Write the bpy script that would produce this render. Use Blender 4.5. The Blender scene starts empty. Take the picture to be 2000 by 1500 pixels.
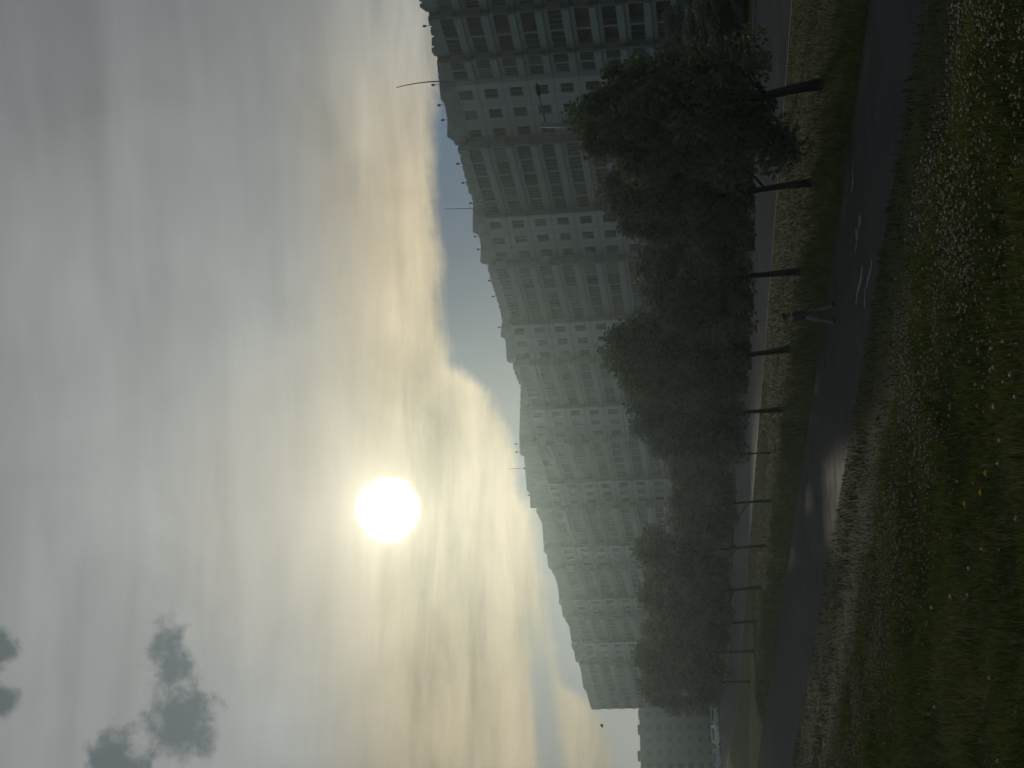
import bpy, bmesh, math, random
import numpy as np
from mathutils import Vector, Matrix

rng = np.random.default_rng(7)
random.seed(7)
PI = math.pi
sc = bpy.context.scene
COL = sc.collection

# ------------------------------------------------------------------ camera
FPX = 2900.0                      # focal length in pixels of the 2000 px long side
PITCH = math.atan(355 / FPX)
ROLL = 0.052
EYE = 4.3
_F = np.array([0, math.cos(PITCH), math.sin(PITCH)])
_R0 = np.array([1.0, 0, 0]); _U0 = np.array([0, -math.sin(PITCH), math.cos(PITCH)])
_U = _U0 * math.cos(ROLL) + _R0 * math.sin(ROLL)
_R = _R0 * math.cos(ROLL) - _U0 * math.sin(ROLL)
_C = np.array([0, 0, EYE])

def ray(x, y):
    d = _F * FPX + _R * (750 - y) + _U * (1000 - x)
    return d / np.linalg.norm(d)

def gp(x, y, z):                  # photo pixel -> point on the level z
    d = ray(x, y)
    return _C + d * ((z - EYE) / d[2])

def at_depth(x, y, D):            # photo pixel -> point at forward distance D
    d = ray(x, y)
    return _C + d * (D / d[1])

cam_d = bpy.data.cameras.new('camera')
cam = bpy.data.objects.new('camera', cam_d)
COL.objects.link(cam)
cam_d.sensor_fit = 'HORIZONTAL'; cam_d.sensor_width = 36
cam_d.lens = FPX / 2000 * 36
cam_d.clip_end = 6000; cam_d.clip_start = 0.1
M = Matrix.Identity(4)
for i in range(3):
    M[i][0] = -_U[i]; M[i][1] = _R[i]; M[i][2] = -_F[i]; M[i][3] = _C[i]
cam.matrix_world = M
sc.camera = cam

# ------------------------------------------------------------------ helpers
def tag(o, label=None, cat=None, group=None, kind=None):
    if label: o['label'] = label
    if cat: o['category'] = cat
    if group: o['group'] = group
    if kind: o['kind'] = kind
    return o

def empty(name, loc, rz=0):
    o = bpy.data.objects.new(name, None)
    o.empty_display_size = 0.3
    o.location = loc; o.rotation_euler = (0, 0, rz)
    COL.objects.link(o)
    return o

def link(name, me, parent=None, mats=()):
    for m in mats: me.materials.append(m)
    o = bpy.data.objects.new(name, me)
    COL.objects.link(o)
    if parent is not None: o.parent = parent
    return o

def np_mesh(name, co, faces, smooth=False, uv=None):
    """co (n,3); faces (m,k) equal sided polygons."""
    me = bpy.data.meshes.new(name)
    co = np.asarray(co, dtype=np.float32); faces = np.asarray(faces, dtype=np.int32)
    m, k = faces.shape
    me.vertices.add(len(co)); me.vertices.foreach_set('co', co.ravel())
    me.loops.add(m * k); me.loops.foreach_set('vertex_index', faces.ravel())
    me.polygons.add(m)
    me.polygons.foreach_set('loop_start', np.arange(0, m * k, k, dtype=np.int32))
    me.polygons.foreach_set('loop_total', np.full(m, k, dtype=np.int32))
    if uv is not None:
        l = me.uv_layers.new(name='UVMap')
        l.data.foreach_set('uv', np.asarray(uv, dtype=np.float32)[faces.ravel()].ravel())
    me.update(calc_edges=True); me.validate()
    if smooth: me.polygons.foreach_set('use_smooth', np.ones(len(me.polygons), dtype=bool))
    return me

class MB:
    def __init__(s):
        s.v = []; s.f = []; s.m = []; s.uv = []
    def quad(s, pts, mat=0, uv=None):
        i = len(s.v); s.v += [tuple(p) for p in pts]
        s.f.append(tuple(range(i, i + len(pts)))); s.m.append(mat)
        s.uv += list(uv) if uv else [(0, 0)] * len(pts)
    def box(s, lo, hi, mat=0, T=None):
        x0, y0, z0 = lo; x1, y1, z1 = hi
        P = [Vector(p) for p in ((x0,y0,z0),(x1,y0,z0),(x1,y1,z0),(x0,y1,z0),(x0,y0,z1),(x1,y0,z1),(x1,y1,z1),(x0,y1,z1))]
        if T is not None: P = [T @ p for p in P]
        for f in ((3,2,1,0),(4,5,6,7),(0,1,5,4),(1,2,6,5),(2,3,7,6),(3,0,4,7)):
            s.quad([P[j] for j in f], mat)
    def tube(s, pts, radii, n=8, mat=0, caps=True):
        pts = [Vector(p) for p in pts]
        rings = []
        for i, p in enumerate(pts):
            d = (pts[min(i+1, len(pts)-1)] - pts[max(i-1, 0)]).normalized()
            a = d.orthogonal().normalized() if abs(d.z) < 0.99 else Vector((1, 0, 0))
            a = (a - d * a.dot(d)).normalized(); b = d.cross(a)
            if i and rings:                      # keep rings from twisting
                pass
            rings.append([p + (a * math.cos(2*PI*k/n) + b * math.sin(2*PI*k/n)) * radii[i] for k in range(n)])
        # align rings by nearest vertex
        for i in range(1, len(rings)):
            best = min(range(n), key=lambda o: sum((rings[i][(k+o) % n] - rings[i-1][k]).length_squared for k in range(n)))
            rings[i] = [rings[i][(k+best) % n] for k in range(n)]
        base = len(s.v)
        for r in rings: s.v += [tuple(p) for p in r]; s.uv += [(0, 0)] * n
        for i in range(len(rings)-1):
            for k in range(n):
                a0 = base+i*n+k; a1 = base+i*n+(k+1) % n
                s.f.append((a0, a1, a1+n, a0+n)); s.m.append(mat)
        if caps:
            s.f.append(tuple(base+k for k in reversed(range(n)))); s.m.append(mat)
            s.f.append(tuple(base+(len(rings)-1)*n+k for k in range(n))); s.m.append(mat)
    def mesh(s, name, smooth=False):
        me = bpy.data.meshes.new(name)
        me.from_pydata(s.v, [], s.f)
        me.polygons.foreach_set('material_index', s.m)
        if smooth: me.polygons.foreach_set('use_smooth', [True]*len(s.f))
        l = me.uv_layers.new(name='UVMap')
        idx = np.zeros(len(me.loops), dtype=np.int32); me.loops.foreach_get('vertex_index', idx)
        l.data.foreach_set('uv', np.array(s.uv, dtype=np.float32)[idx].ravel())
        me.update()
        return me
    def build(s, name, mats, parent=None, smooth=False):
        if not isinstance(mats, (list, tuple)): mats = [mats]
        return link(name, s.mesh(name, smooth), parent, mats)

# ------------------------------------------------------------------ materials
def mat(name, col, rough=0.8, spec=0.3, metal=0.0):
    m = bpy.data.materials.new(name); m.use_nodes = True
    b = m.node_tree.nodes['Principled BSDF']
    b.inputs['Base Color'].default_value = (*col, 1)
    b.inputs['Roughness'].default_value = rough
    b.inputs['Specular IOR Level'].default_value = spec
    b.inputs['Metallic'].default_value = metal
    return m

def N(nt, t, **kw):
    n = nt.nodes.new(t)
    for k, v in kw.items():
        if k.startswith('i_'): n.inputs[k[2:].replace('_', ' ')].default_value = v
        else: setattr(n, k, v)
    return n

def math_n(nt, op, a, b=None, c=None, clamp=False):
    n = nt.nodes.new('ShaderNodeMath'); n.operation = op; n.use_clamp = clamp
    for i, v in enumerate((a, b, c)):
        if v is None: continue
        if isinstance(v, (int, float)): n.inputs[i].default_value = v
        else: nt.links.new(v, n.inputs[i])
    return n.outputs[0]

def ramp(nt, fac, stops, interp='LINEAR'):
    n = nt.nodes.new('ShaderNodeValToRGB'); n.color_ramp.interpolation = interp
    el = n.color_ramp.elements
    while len(el) < len(stops): el.new(0.5)
    for e, (p, c) in zip(el, stops):
        e.position = p; e.color = (*c, 1) if len(c) == 3 else c
    nt.links.new(fac, n.inputs[0])
    return n.outputs[0]

def mixc(nt, fac, a, b, mode='MIX'):
    n = nt.nodes.new('ShaderNodeMix'); n.data_type = 'RGBA'; n.blend_type = mode
    for s, v in ((n.inputs[0], fac), (n.inputs[6], a), (n.inputs[7], b)):
        if isinstance(v, (int, float)): s.default_value = v
        elif isinstance(v, tuple): s.default_value = (*v, 1) if len(v) == 3 else v
        else: nt.links.new(v, s)
    return n.outputs[2]

def noise(nt, vec, scale, detail=4, rough=0.55, dist=0.0):
    n = nt.nodes.new('ShaderNodeTexNoise')
    n.inputs['Scale'].default_value = scale; n.inputs['Detail'].default_value = detail
    n.inputs['Roughness'].default_value = rough; n.inputs['Distortion'].default_value = dist
    if vec is not None: nt.links.new(vec, n.inputs['Vector'])
    return n.outputs['Fac']

def geo_pos(nt): return nt.nodes.new('ShaderNodeNewGeometry').outputs['Position']

def noisy(name, c0, c1, scale, rough=0.85, spec=0.3, scale2=None, bump=0.0, rr=None):
    m = mat(name, c0, rough, spec); nt = m.node_tree; b = nt.nodes['Principled BSDF']
    p = geo_pos(nt)
    f = noise(nt, p, scale, 6, 0.62)
    if scale2: 
        g = noise(nt, p, scale2, 4)
        f = math_n(nt, 'ADD', math_n(nt, 'MULTIPLY', f, 0.6), math_n(nt, 'MULTIPLY', g, 0.4))
    nt.links.new(ramp(nt, f, [(0.32, c0), (0.68, c1)]), b.inputs['Base Color'])
    if rr: nt.links.new(ramp(nt, f, [(0.3, (rr[0],)*3), (0.7, (rr[1],)*3)]), b.inputs['Roughness'])
    if bump:
        bn = nt.nodes.new('ShaderNodeBump'); bn.inputs['Strength'].default_value = bump
        bn.inputs['Distance'].default_value = 0.05
        nt.links.new(noise(nt, p, scale*6, 5), bn.inputs['Height']); nt.links.new(bn.outputs[0], b.inputs['Normal'])
    return m

def foliage(name, c0, c1, trans=0.18, nscale=1.3):
    m = bpy.data.materials.new(name); m.use_nodes = True; nt = m.node_tree
    b = nt.nodes['Principled BSDF']; out = nt.nodes['Material Output']
    g = nt.nodes.new('ShaderNodeNewGeometry')
    f = math_n(nt, 'ADD', math_n(nt, 'MULTIPLY', g.outputs['Random Per Island'], 0.6),
               math_n(nt, 'MULTIPLY', noise(nt, g.outputs['Position'], nscale, 3), 0.5))
    c = ramp(nt, f, [(0.25, c0), (0.8, c1)])
    nt.links.new(c, b.inputs['Base Color'])
    b.inputs['Roughness'].default_value = 0.6; b.inputs['Specular IOR Level'].default_value = 0.25
    t = nt.nodes.new('ShaderNodeBsdfTranslucent'); nt.links.new(c, t.inputs['Color'])
    mx = nt.nodes.new('ShaderNodeMixShader'); mx.inputs[0].default_value = trans
    nt.links.new(b.outputs[0], mx.inputs[1]); nt.links.new(t.outputs[0], mx.inputs[2])
    nt.links.new(mx.outputs[0], out.inputs['Surface'])
    return m

M_leaf = foliage('leaf_green', (0.062, 0.084, 0.046), (0.135, 0.158, 0.084), .45)
M_leaf_b = foliage('leaf_dull', (0.074, 0.078, 0.052), (0.148, 0.145, 0.094), .45)
M_leaf_c = foliage('leaf_blue', (0.056, 0.084, 0.064), (0.115, 0.152, 0.115), .45)
M_bark = noisy('bark', (0.020, 0.017, 0.014), (0.055, 0.047, 0.040), 9, 0.9, 0.2)
M_grass = foliage('grass_blade', (0.045, 0.060, 0.010), (0.118, 0.138, 0.030), 0.42, 0.9)
M_vgrass = foliage('verge_blade', (0.050, 0.066, 0.010), (0.108, 0.128, 0.026), 0.12, 0.5)
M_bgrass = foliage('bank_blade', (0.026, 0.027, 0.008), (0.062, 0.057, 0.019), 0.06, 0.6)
M_clover = foliage('clover_white', (0.13, 0.100, 0.058), (0.33, 0.272, 0.170), 0.2, 2)
M_yellow = mat('petal_yellow', (0.62, 0.40, 0.03), 0.7)
M_asphalt = noisy('path_asphalt', (0.043, 0.041, 0.040), (0.068, 0.064, 0.062), 0.55, 0.4, 0.10, 9, rr=(0.28, 0.38))
M_road = noisy('road_asphalt', (0.050, 0.048, 0.050), (0.080, 0.077, 0.078), 0.25, 0.4, 0.10, 5, rr=(0.30, 0.40))
def coarse_gloss(m, f, rough):
    # open textured tarmac: matt, with a faint sheen from the polished stone tops
    nt = m.node_tree; b = nt.nodes['Principled BSDF']; b.inputs['Specular IOR Level'].default_value = 0.0
    g = nt.nodes.new('ShaderNodeBsdfGlossy'); g.inputs['Roughness'].default_value = rough
    mx = nt.nodes.new('ShaderNodeMixShader')
    nt.links.new(ramp(nt, noise(nt, geo_pos(nt), .8, 5, .6), [(.3, (f*.5,)*3), (.7, (f*1.5,)*3)]), mx.inputs[0])
    nt.links.new(b.outputs[0], mx.inputs[1]); nt.links.new(g.outputs[0], mx.inputs[2])
    nt.links.new(mx.outputs[0], nt.nodes['Material Output'].inputs['Surface'])
coarse_gloss(M_asphalt, .015, .46); coarse_gloss(M_road, .03, .36)
M_kerb = noisy('kerb_concrete', (0.10, 0.10, 0.095), (0.17, 0.165, 0.15), 2.5)
M_paint = noisy('worn_paint', (0.06, 0.06, 0.063), (0.24, 0.24, 0.235), 6, 0.6, 0.4)
M_metal = mat('grey_metal', (0.16, 0.17, 0.17), 0.55, 0.5, 0.3)
M_dark = mat('dark_metal', (0.045, 0.047, 0.05), 0.6)
M_roof = noisy('roof_felt', (0.05, 0.05, 0.05), (0.09, 0.09, 0.09), 0.6)
M_tyre = mat('tyre_rubber', (0.02, 0.02, 0.02), 0.9)
M_rim = mat('wheel_rim', (0.35, 0.35, 0.36), 0.35, 0.5, 0.7)
M_carglass = mat('car_glass', (0.02, 0.024, 0.027), 0.08, 0.6)
M_lampglass = mat('lens_glass', (0.6, 0.6, 0.58), 0.15, 0.6)
M_glass = mat('window_glass', (0.012, 0.016, 0.018), 0.5, 0.02)
M_curtain = noisy('curtained_glass', (0.05, 0.055, 0.058), (0.13, 0.13, 0.125), 1.4, 0.5, 0.03)
M_frame = mat('white_frame', (0.20, 0.21, 0.215), 0.7, 0.1)
M_dframe = mat('brown_frame', (0.10, 0.095, 0.09), 0.7)
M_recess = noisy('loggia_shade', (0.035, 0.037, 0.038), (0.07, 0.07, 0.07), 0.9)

def panel_mat(name, c0, c1, seam, vstep):
    """concrete panels with storey joints, from the wall's own metre UVs"""
    m = noisy(name, c0, c1, 0.35, 0.85, 0.25, 2.0); nt = m.node_tree; b = nt.nodes['Principled BSDF']
    src = b.inputs['Base Color'].links[0].from_socket
    uv = nt.nodes.new('ShaderNodeUVMap'); sp = nt.nodes.new('ShaderNodeSeparateXYZ')
    nt.links.new(uv.outputs[0], sp.inputs[0])
    def joint(sock, step, w):
        f = math_n(nt, 'FRACT', math_n(nt, 'DIVIDE', sock, step))
        d = math_n(nt, 'ABSOLUTE', math_n(nt, 'SUBTRACT', f, 0.5))
        return math_n(nt, 'GREATER_THAN', d, 0.5 - w/step)
    j = math_n(nt, 'MAXIMUM', joint(sp.outputs[1], 2.8, 0.07), joint(sp.outputs[0], vstep, 0.05))
    # rain streaks running down under the joints
    mp = nt.nodes.new('ShaderNodeMapping'); mp.inputs['Scale'].default_value = (1.6, 0.07, 1)
    nt.links.new(uv.outputs[0], mp.inputs[0])
    st = ramp(nt, noise(nt, mp.outputs[0], 1.0, 4), [(0.42, (1, 1, 1)), (0.75, (0.78, 0.77, 0.76))])
    c = mixc(nt, 1.0, src, st, 'MULTIPLY')
    nt.links.new(mixc(nt, math_n(nt, 'MULTIPLY', j, 0.6), c, seam), b.inputs['Base Color'])
    return m

M_panel = panel_mat('pale_panel', (0.28, 0.30, 0.305), (0.345, 0.36, 0.365), (0.15, 0.15, 0.15), 3.2)
M_lpanel = panel_mat('teal_panel', (0.16, 0.19, 0.20), (0.21, 0.24, 0.25), (0.10, 0.10, 0.10), 3.0)
M_band = noisy('loggia_band', (0.19, 0.222, 0.23), (0.245, 0.278, 0.283), 0.7, 0.8, 0.25, 4)
M_coping = noisy('coping', (0.14, 0.16, 0.165), (0.22, 0.24, 0.24), 0.8)
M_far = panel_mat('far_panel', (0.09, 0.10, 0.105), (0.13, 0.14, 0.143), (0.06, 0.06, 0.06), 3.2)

# ground sheet: grass, worn brown earth
def ground_mat():
    m = mat('ground_turf', (0.04, 0.045, 0.02), 0.95, 0.1); nt = m.node_tree; b = nt.nodes['Principled BSDF']
    p = geo_pos(nt)
    g = ramp(nt, noise(nt, p, 3.2, 7, 0.68), [(0.30, (0.026, 0.032, 0.007)), (0.70, (0.082, 0.090, 0.022))])
    e = ramp(nt, noise(nt, p, 9.0, 6, 0.7), [(0.30, (0.020, 0.016, 0.010)), (0.70, (0.066, 0.053, 0.035))])
    k = noise(nt, p, 0.35, 5, 0.6, 0.6)
    at = nt.nodes.new('ShaderNodeAttribute'); at.attribute_name = 'earth'
    f = math_n(nt, 'MULTIPLY', ramp(nt, k, [(0.42, (0, 0, 0)), (0.60, (1, 1, 1))]), 1.0)
    f = math_n(nt, 'MULTIPLY', f, at.outputs['Fac'], clamp=True)
    nt.links.new(mixc(nt, f, g, e), b.inputs['Base Color'])
    bn = nt.nodes.new('ShaderNodeBump'); bn.inputs['Strength'].default_value = 0.8; bn.inputs['Distance'].default_value = 0.08
    nt.links.new(noise(nt, p, 14, 6, 0.7), bn.inputs['Height']); nt.links.new(bn.outputs[0], b.inputs['Normal'])
    return m
M_ground = ground_mat()

# ------------------------------------------------------------------ terrain
def c_(y): return 1.8 - 0.590*(y - 8.5)          # crest of the clover bank
def pn_(y): return 6.2 - 0.500*(y - 26.2)        # path, near edge
def pf_(y): return 8.1 - 0.416*(y - 33.6)        # path, far edge
def vt_(y): return pf_(y) + 1.15 + 0.012*np.clip(y-34, 0, 90)   # top of the verge bank
def rn_(y): return 11.3 - 0.355*(y - 46.2)       # far road
def rf_(y): return rn_(y) + 13.3
def bl_(y): return np.maximum(39 - 0.643*(y - 152) - 3, rf_(y) + 4)
def zr_(y): return 0.6 + 0.0155*np.clip(y - 220, 0, 130)

def bumps(x, y, a):
    return a*(np.sin(1.7*x+0.6*y)+np.sin(-0.9*x+1.9*y+1.3)+0.6*np.sin(3.9*x+2.7*y+.4)+0.5*np.sin(5.7*y-3.1*x)+0.4*np.sin(9.1*x+7.3*y))

def columns(y):
    c, pn, pf, vt, rn, rf, b = c_(y), pn_(y), pf_(y), vt_(y), rn_(y), rf_(y), bl_(y)
    zr = zr_(y)
    toe = c + 0.55*(pn - c)
    X = [-1400+0*y, c-60, c-25, c-12, c-7, c-4.5, c-3, c-2, c-1.2, c-0.6, c, c+0.5, c+1.0, c+.35*(toe-c), c+.7*(toe-c), toe, toe+.5*(pn-toe), pn-.02, pn, pf, pf+.02,
         pf+.55*(vt-pf), vt, vt+.33*(rn-vt), vt+.66*(rn-vt), rn-.3, rn-.15, rf+.15, rf+.3, rf+.4*(b-rf), b, b+60, 1400+0*y]
    Z = [2.7, 2.7, 2.7, 2.7, 2.7, 2.7, 2.7, 2.7, 2.7, 2.7, 2.68, 2.5, 2.22, 1.55, 0.55, 0.06, 0.04, 0.04, -.06, -.06, 0.05,
         .42, .6, .64, .64, .72, zr-.1, zr-.1, zr+.12, zr+.7, np.maximum(2.2, zr+.3), 2.3, 2.3]
    A = [.03, .03, .03, .03, .03, .03, .03, .03, .03, .03, .03, .03, .03, .03, .03, .02, .012, 0, 0, 0, 0,
         .03, .02, .02, .02, 0, 0, 0, 0, .03, 0, 0, 0]
    Z = [z + 0*y for z in Z]
    for i in (22, 23, 24, 25): Z[i] = Z[i] + (zr - 0.6)
    return X, Z, A

def zfun(x, y):
    """terrain height at many points (rows sorted piecewise linear)"""
    X, Z, A = columns(y)
    X = np.array(X); Z = np.array(Z)
    z = np.empty_like(x); a = np.empty_like(x)
    A = np.array(A)
    j = (X <= x[None, :]).sum(0) - 1
    j = np.clip(j, 0, len(A)-2); k = np.arange(len(x))
    t = (x - X[j, k])/np.maximum(X[j+1, k]-X[j, k], 1e-6)
    return Z[j, k]*(1-t) + Z[j+1, k]*t + bumps(x, y, 1.0)*(A[j]*(1-t)+A[j+1]*t)

ys = np.concatenate([np.arange(-40, 0, 4), np.arange(0, 30, 0.4), np.arange(30, 70, 1.0), np.arange(70, 140, 2.5), np.arange(140, 360, 8), np.array([370, 400, 450, 550, 700, 900, 1150])])
X, Z, A = columns(ys)
gx = np.array(X).T; gz = np.array(Z).T; gA = np.array(A)
# subdivide columns so the turf can undulate
def subdiv(a, n): 
    out = [a[:, :1]]
    for i in range(a.shape[1]-1):
        for k in range(1, n[i]+1): out.append(a[:, i:i+1] + (a[:, i+1:i+2]-a[:, i:i+1])*k/n[i])
    return np.concatenate(out, 1)
nsub = [1, 2, 4, 6, 6, 5, 6, 5, 4, 4, 3, 3, 4, 4, 4, 4, 4, 1, 1, 1, 3, 3, 5, 5, 5, 1, 1, 1, 3, 2, 1, 1]
gx = subdiv(gx, nsub); gz = subdiv(gz, nsub); gA2 = subdiv(gA[None, :], nsub)
gy = np.repeat(ys[:, None], gx.shape[1], 1)
gz = gz + bumps(gx, gy, 1.0)*gA2
nr, nc = gx.shape
co = np.stack([gx, gy, gz], -1).reshape(-1, 3)
ii = (np.arange(nr-1)[:, None]*nc + np.arange(nc-1)[None, :]).ravel()
me = np_mesh('ground', co, np.stack([ii, ii+1, ii+1+nc, ii+nc], 1), smooth=True)
# bare earth shows on the bank and towards the far end of the crest
earth = np.clip(1 - np.abs(gx - (c_(gy)+0.8))/4.5, 0, 1)*np.clip((gy-8)/8, 0.25, 1)*1.3
earth += ((gx > c_(gy)+1) & (gx < pn_(gy)))*0.75
earth += ((gx > pf_(gy)) & (gx < vt_(gy)))*0.3 + ((gx > vt_(gy)) & (gx < rn_(gy)))*0.15
atr = me.attributes.new('earth', 'FLOAT', 'POINT'); atr.data.foreach_set('value', np.clip(earth, 0, 1.2).astype(np.float32).ravel())
tag(link('ground', me, None, [M_ground]), kind='structure')

def strip(name, fa, fb, za, ylist, mats, kind='structure', n=6, crown=0.0):
    V = []; 
    for y in ylist:
        a, b, z = fa(y), fb(y), za(y)
        for k in range(n+1):
            t = k/n; V.append((a+(b-a)*t, y, z + crown*(1-(2*t-1)**2)))
    w = n+1
    Fc = [(r*w+k, r*w+k+1, (r+1)*w+k+1, (r+1)*w+k) for r in range(len(ylist)-1) for k in range(n)]
    o = link(name, np_mesh(name, V, Fc, True), None, mats)
    return tag(o, kind=kind)
yl = list(np.arange(-40, 60, 2.0)) + list(np.arange(60, 420, 6.0))
strip('path', lambda y: pn_(y)+.0, lambda y: pf_(y)-.0, lambda y: 0.0, yl, [M_asphalt], crown=0.03)
strip('road', lambda y: rn_(y)+.0, lambda y: rf_(y)-.0, lambda y: zr_(y), yl, [M_road], crown=0.08, n=8)
def kerb(fa, w):
    mb = MB()
    for y0, y1 in zip(yl[:-1], yl[1:]):
        z0, z1 = zr_(y0), zr_(y1); a0, a1 = fa(y0), fa(y1)
        P = [(a0, y0, z0-.1), (a0+w, y0, z0-.1), (a1+w, y1, z1-.1), (a1, y1, z1-.1), (a0, y0, z0+.13), (a0+w, y0, z0+.13), (a1+w, y1, z1+.13), (a1, y1, z1+.13)]
        for f in ((4,5,6,7),(0,4,7,3),(1,2,6,5)): mb.quad([P[i] for i in f])
    tag(mb.build('kerb', M_kerb), kind='structure')
kerb(lambda y: rn_(y)-.155, 0.15); kerb(lambda y: rf_(y)+.005, 0.15)
# worn white markings on the path (bicycle sign and arrow), 4 mm paint
def stroke(mb, pts, w):
    P = [gp(x, y, 0.0) for x, y in pts]
    for a, b, wa, wb in zip(P[:-1], P[1:], w[:-1], w[1:]):
        d = (b-a); d[2] = 0; d /= np.linalg.norm(d); nrm = np.array([-d[1], d[0], 0])
        q = [a-nrm*wa, b-nrm*wb, b+nrm*wb, a+nrm*wa]
        q = [(p[0], p[1], 0.008 + 0.03*(1-(2*min(max((p[0]-pn_(p[1]))/(pf_(p[1])-pn_(p[1])), 0), 1)-1)**2)) for p in q]
        mb.quad(q)
mb = MB()
stroke(mb, [(1681, 425), (1679, 447), (1676, 470), (1673, 494)], [.05, .045, .04, .025])
stroke(mb, [(1684, 426), (1682, 434)], [.16, .13]); stroke(mb, [(1674, 452), (1676, 461)], [.15, .13])
stroke(mb, [(1704, 509), (1703, 525), (1697, 548), (1694, 562)], [.08, .06, .06, .04])
stroke(mb, [(1692, 562), (1691, 585), (1690, 600)], [.05, .05, .05])
stroke(mb, [(1687, 520), (1684, 545), (1677, 572), (1674, 595)], [.06, .08, .05, .05])
stroke(mb, [(1667, 310), (1667, 330), (1668, 350), (1665, 378)], [.03, .04, .09, .05])
tag(mb.build('path_marking', M_paint), kind='structure')

# ------------------------------------------------------------------ grass, clover
def blades(x, y, z, h, w, lean):
    n = len(x); th = rng.uniform(0, 2*PI, n); la = rng.uniform(0, 2*PI, n); l = lean*h*rng.uniform(.1, 1, n)
    dx, dy = np.cos(th)*w, np.sin(th)*w
    lx, ly = np.cos(la)*l, np.sin(la)*l
    P = np.empty((n, 5, 3))
    P[:, 0] = np.stack([x-dx, y-dy, z-.02], 1); P[:, 1] = np.stack([x+dx, y+dy, z-.02], 1)
    P[:, 2] = np.stack([x+dx*.7+lx*.35, y+dy*.7+ly*.35, z+h*.6], 1); P[:, 3] = np.stack([x-dx*.7+lx*.35, y-dy*.7+ly*.35, z+h*.6], 1)
    P[:, 4] = np.stack([x+lx, y+ly, z+h*(1-.25*lean)], 1)
    b = np.arange(n)*5
    tri = np.concatenate([np.stack([b, b+1, b+2], 1), np.stack([b, b+2, b+3], 1), np.stack([b+3, b+2, b+4], 1)])
    return P.reshape(-1, 3), tri

def scatter(n, y0, y1, p=1.0, wid=.30):
    y = (rng.uniform(y0**(p+1), y1**(p+1), n))**(1/(p+1))
    x = y*rng.uniform(-wid, wid, n)
    return x, y
def patch(x, y):     # slow 0..1 pattern for tufts
    return 0.5+0.25*(np.sin(1.3*x+.8*y)+np.sin(-2.1*x+1.1*y+2)*.7+np.sin(3.3*x+2.9*y+1)*.5)
# lawn on the bank
x, y = scatter(230000, 5.6, 24, 0.4)
k = (x < c_(y)+3.0) & (rng.uniform(0, 1, len(x)) < (0.5+.6*patch(x, y)))
x, y = x[k], y[k]
h = rng.uniform(.05, .125, len(x))*(0.65+.7*patch(x*2, y*2)); h *= np.where(x > c_(y)-2.0, .75+1.0*np.clip(patch(x*3.1, y*3.1)-.45, 0, 1), 1)
v1, t1 = blades(x, y, zfun(x, y), h, rng.uniform(.0022, .0045, len(x)), 0.95)
tag(link('grass', np_mesh('grass', v1, t1), None, [M_grass]), 'long dark grass of the clover lawn nearest the camera', 'grass', kind='stuff')
# rough grass of bank foot, verge bank and verge
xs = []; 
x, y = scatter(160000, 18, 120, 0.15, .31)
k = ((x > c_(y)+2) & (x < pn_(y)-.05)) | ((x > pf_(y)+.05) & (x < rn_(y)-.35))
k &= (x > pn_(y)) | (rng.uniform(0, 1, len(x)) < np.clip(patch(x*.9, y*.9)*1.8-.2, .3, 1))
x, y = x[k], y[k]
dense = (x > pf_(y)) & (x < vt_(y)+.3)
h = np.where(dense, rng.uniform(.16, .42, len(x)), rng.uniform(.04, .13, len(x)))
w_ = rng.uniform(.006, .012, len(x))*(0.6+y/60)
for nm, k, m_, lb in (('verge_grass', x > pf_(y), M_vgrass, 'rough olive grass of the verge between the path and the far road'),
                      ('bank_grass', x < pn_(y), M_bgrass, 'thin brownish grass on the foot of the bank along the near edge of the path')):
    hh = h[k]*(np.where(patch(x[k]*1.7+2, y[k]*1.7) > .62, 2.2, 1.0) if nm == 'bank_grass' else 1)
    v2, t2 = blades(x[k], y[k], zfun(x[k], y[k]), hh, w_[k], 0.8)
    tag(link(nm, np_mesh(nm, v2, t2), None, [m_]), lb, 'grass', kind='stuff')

# clover heads: small ruffled balls on stalks
def ico(sub=1):
    bm = bmesh.new(); bmesh.ops.create_icosphere(bm, subdivisions=sub, radius=1)
    V = np.array([v.co[:] for v in bm.verts]); Fc = np.array([[v.index for v in f.verts] for f in bm.faces]); bm.free()
    return V, Fc
IV, IF = ico(1)
def heads(x, y, z, r):
    n = len(x); m = len(IV)
    jit = 1 + rng.uniform(-.28, .18, (n, m, 1))
    P = IV[None]*jit*r[:, None, None]*np.array([1, 1, .85]) + np.stack([x, y, z], 1)[:, None]
    Fc = IF[None] + (np.arange(n)*m)[:, None, None]
    return P.reshape(-1, 3), Fc.reshape(-1, 3)
def clover_density(x, y):
    d = c_(y) - x                             # metres in from the crest
    band = 1.3*np.exp(-((d-.55)/.8)**2)
    inner = 0.16*np.exp(-np.maximum(d, 0)/1.1)
    right = np.clip((x+0.3)/2.5, 0, 1)*0.06
    clump = np.clip(patch(x*1.5+3, y*1.5)*1.9-.45, 0.05, 1.3)
    return (band + inner + right*(d > 0))*clump*(d > -.9)
x, y = scatter(150000, 6.2, 24, 1.2)
k = rng.uniform(0, 1, len(x)) < clover_density(x, y)*1.0
x, y = x[k], y[k]
far = y > 6.0
z = zfun(x, y) + rng.uniform(.07, .155, len(x))
r = rng.uniform(.0055, .0115, len(x))
hv, hf = heads(x, y, z, r)
tag(link('clover_flowers', np_mesh('clover_flowers', hv, hf), None, [M_clover]), 'dense drift of pale clover flowers along the crest of the bank', 'clover', kind='stuff')

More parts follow.
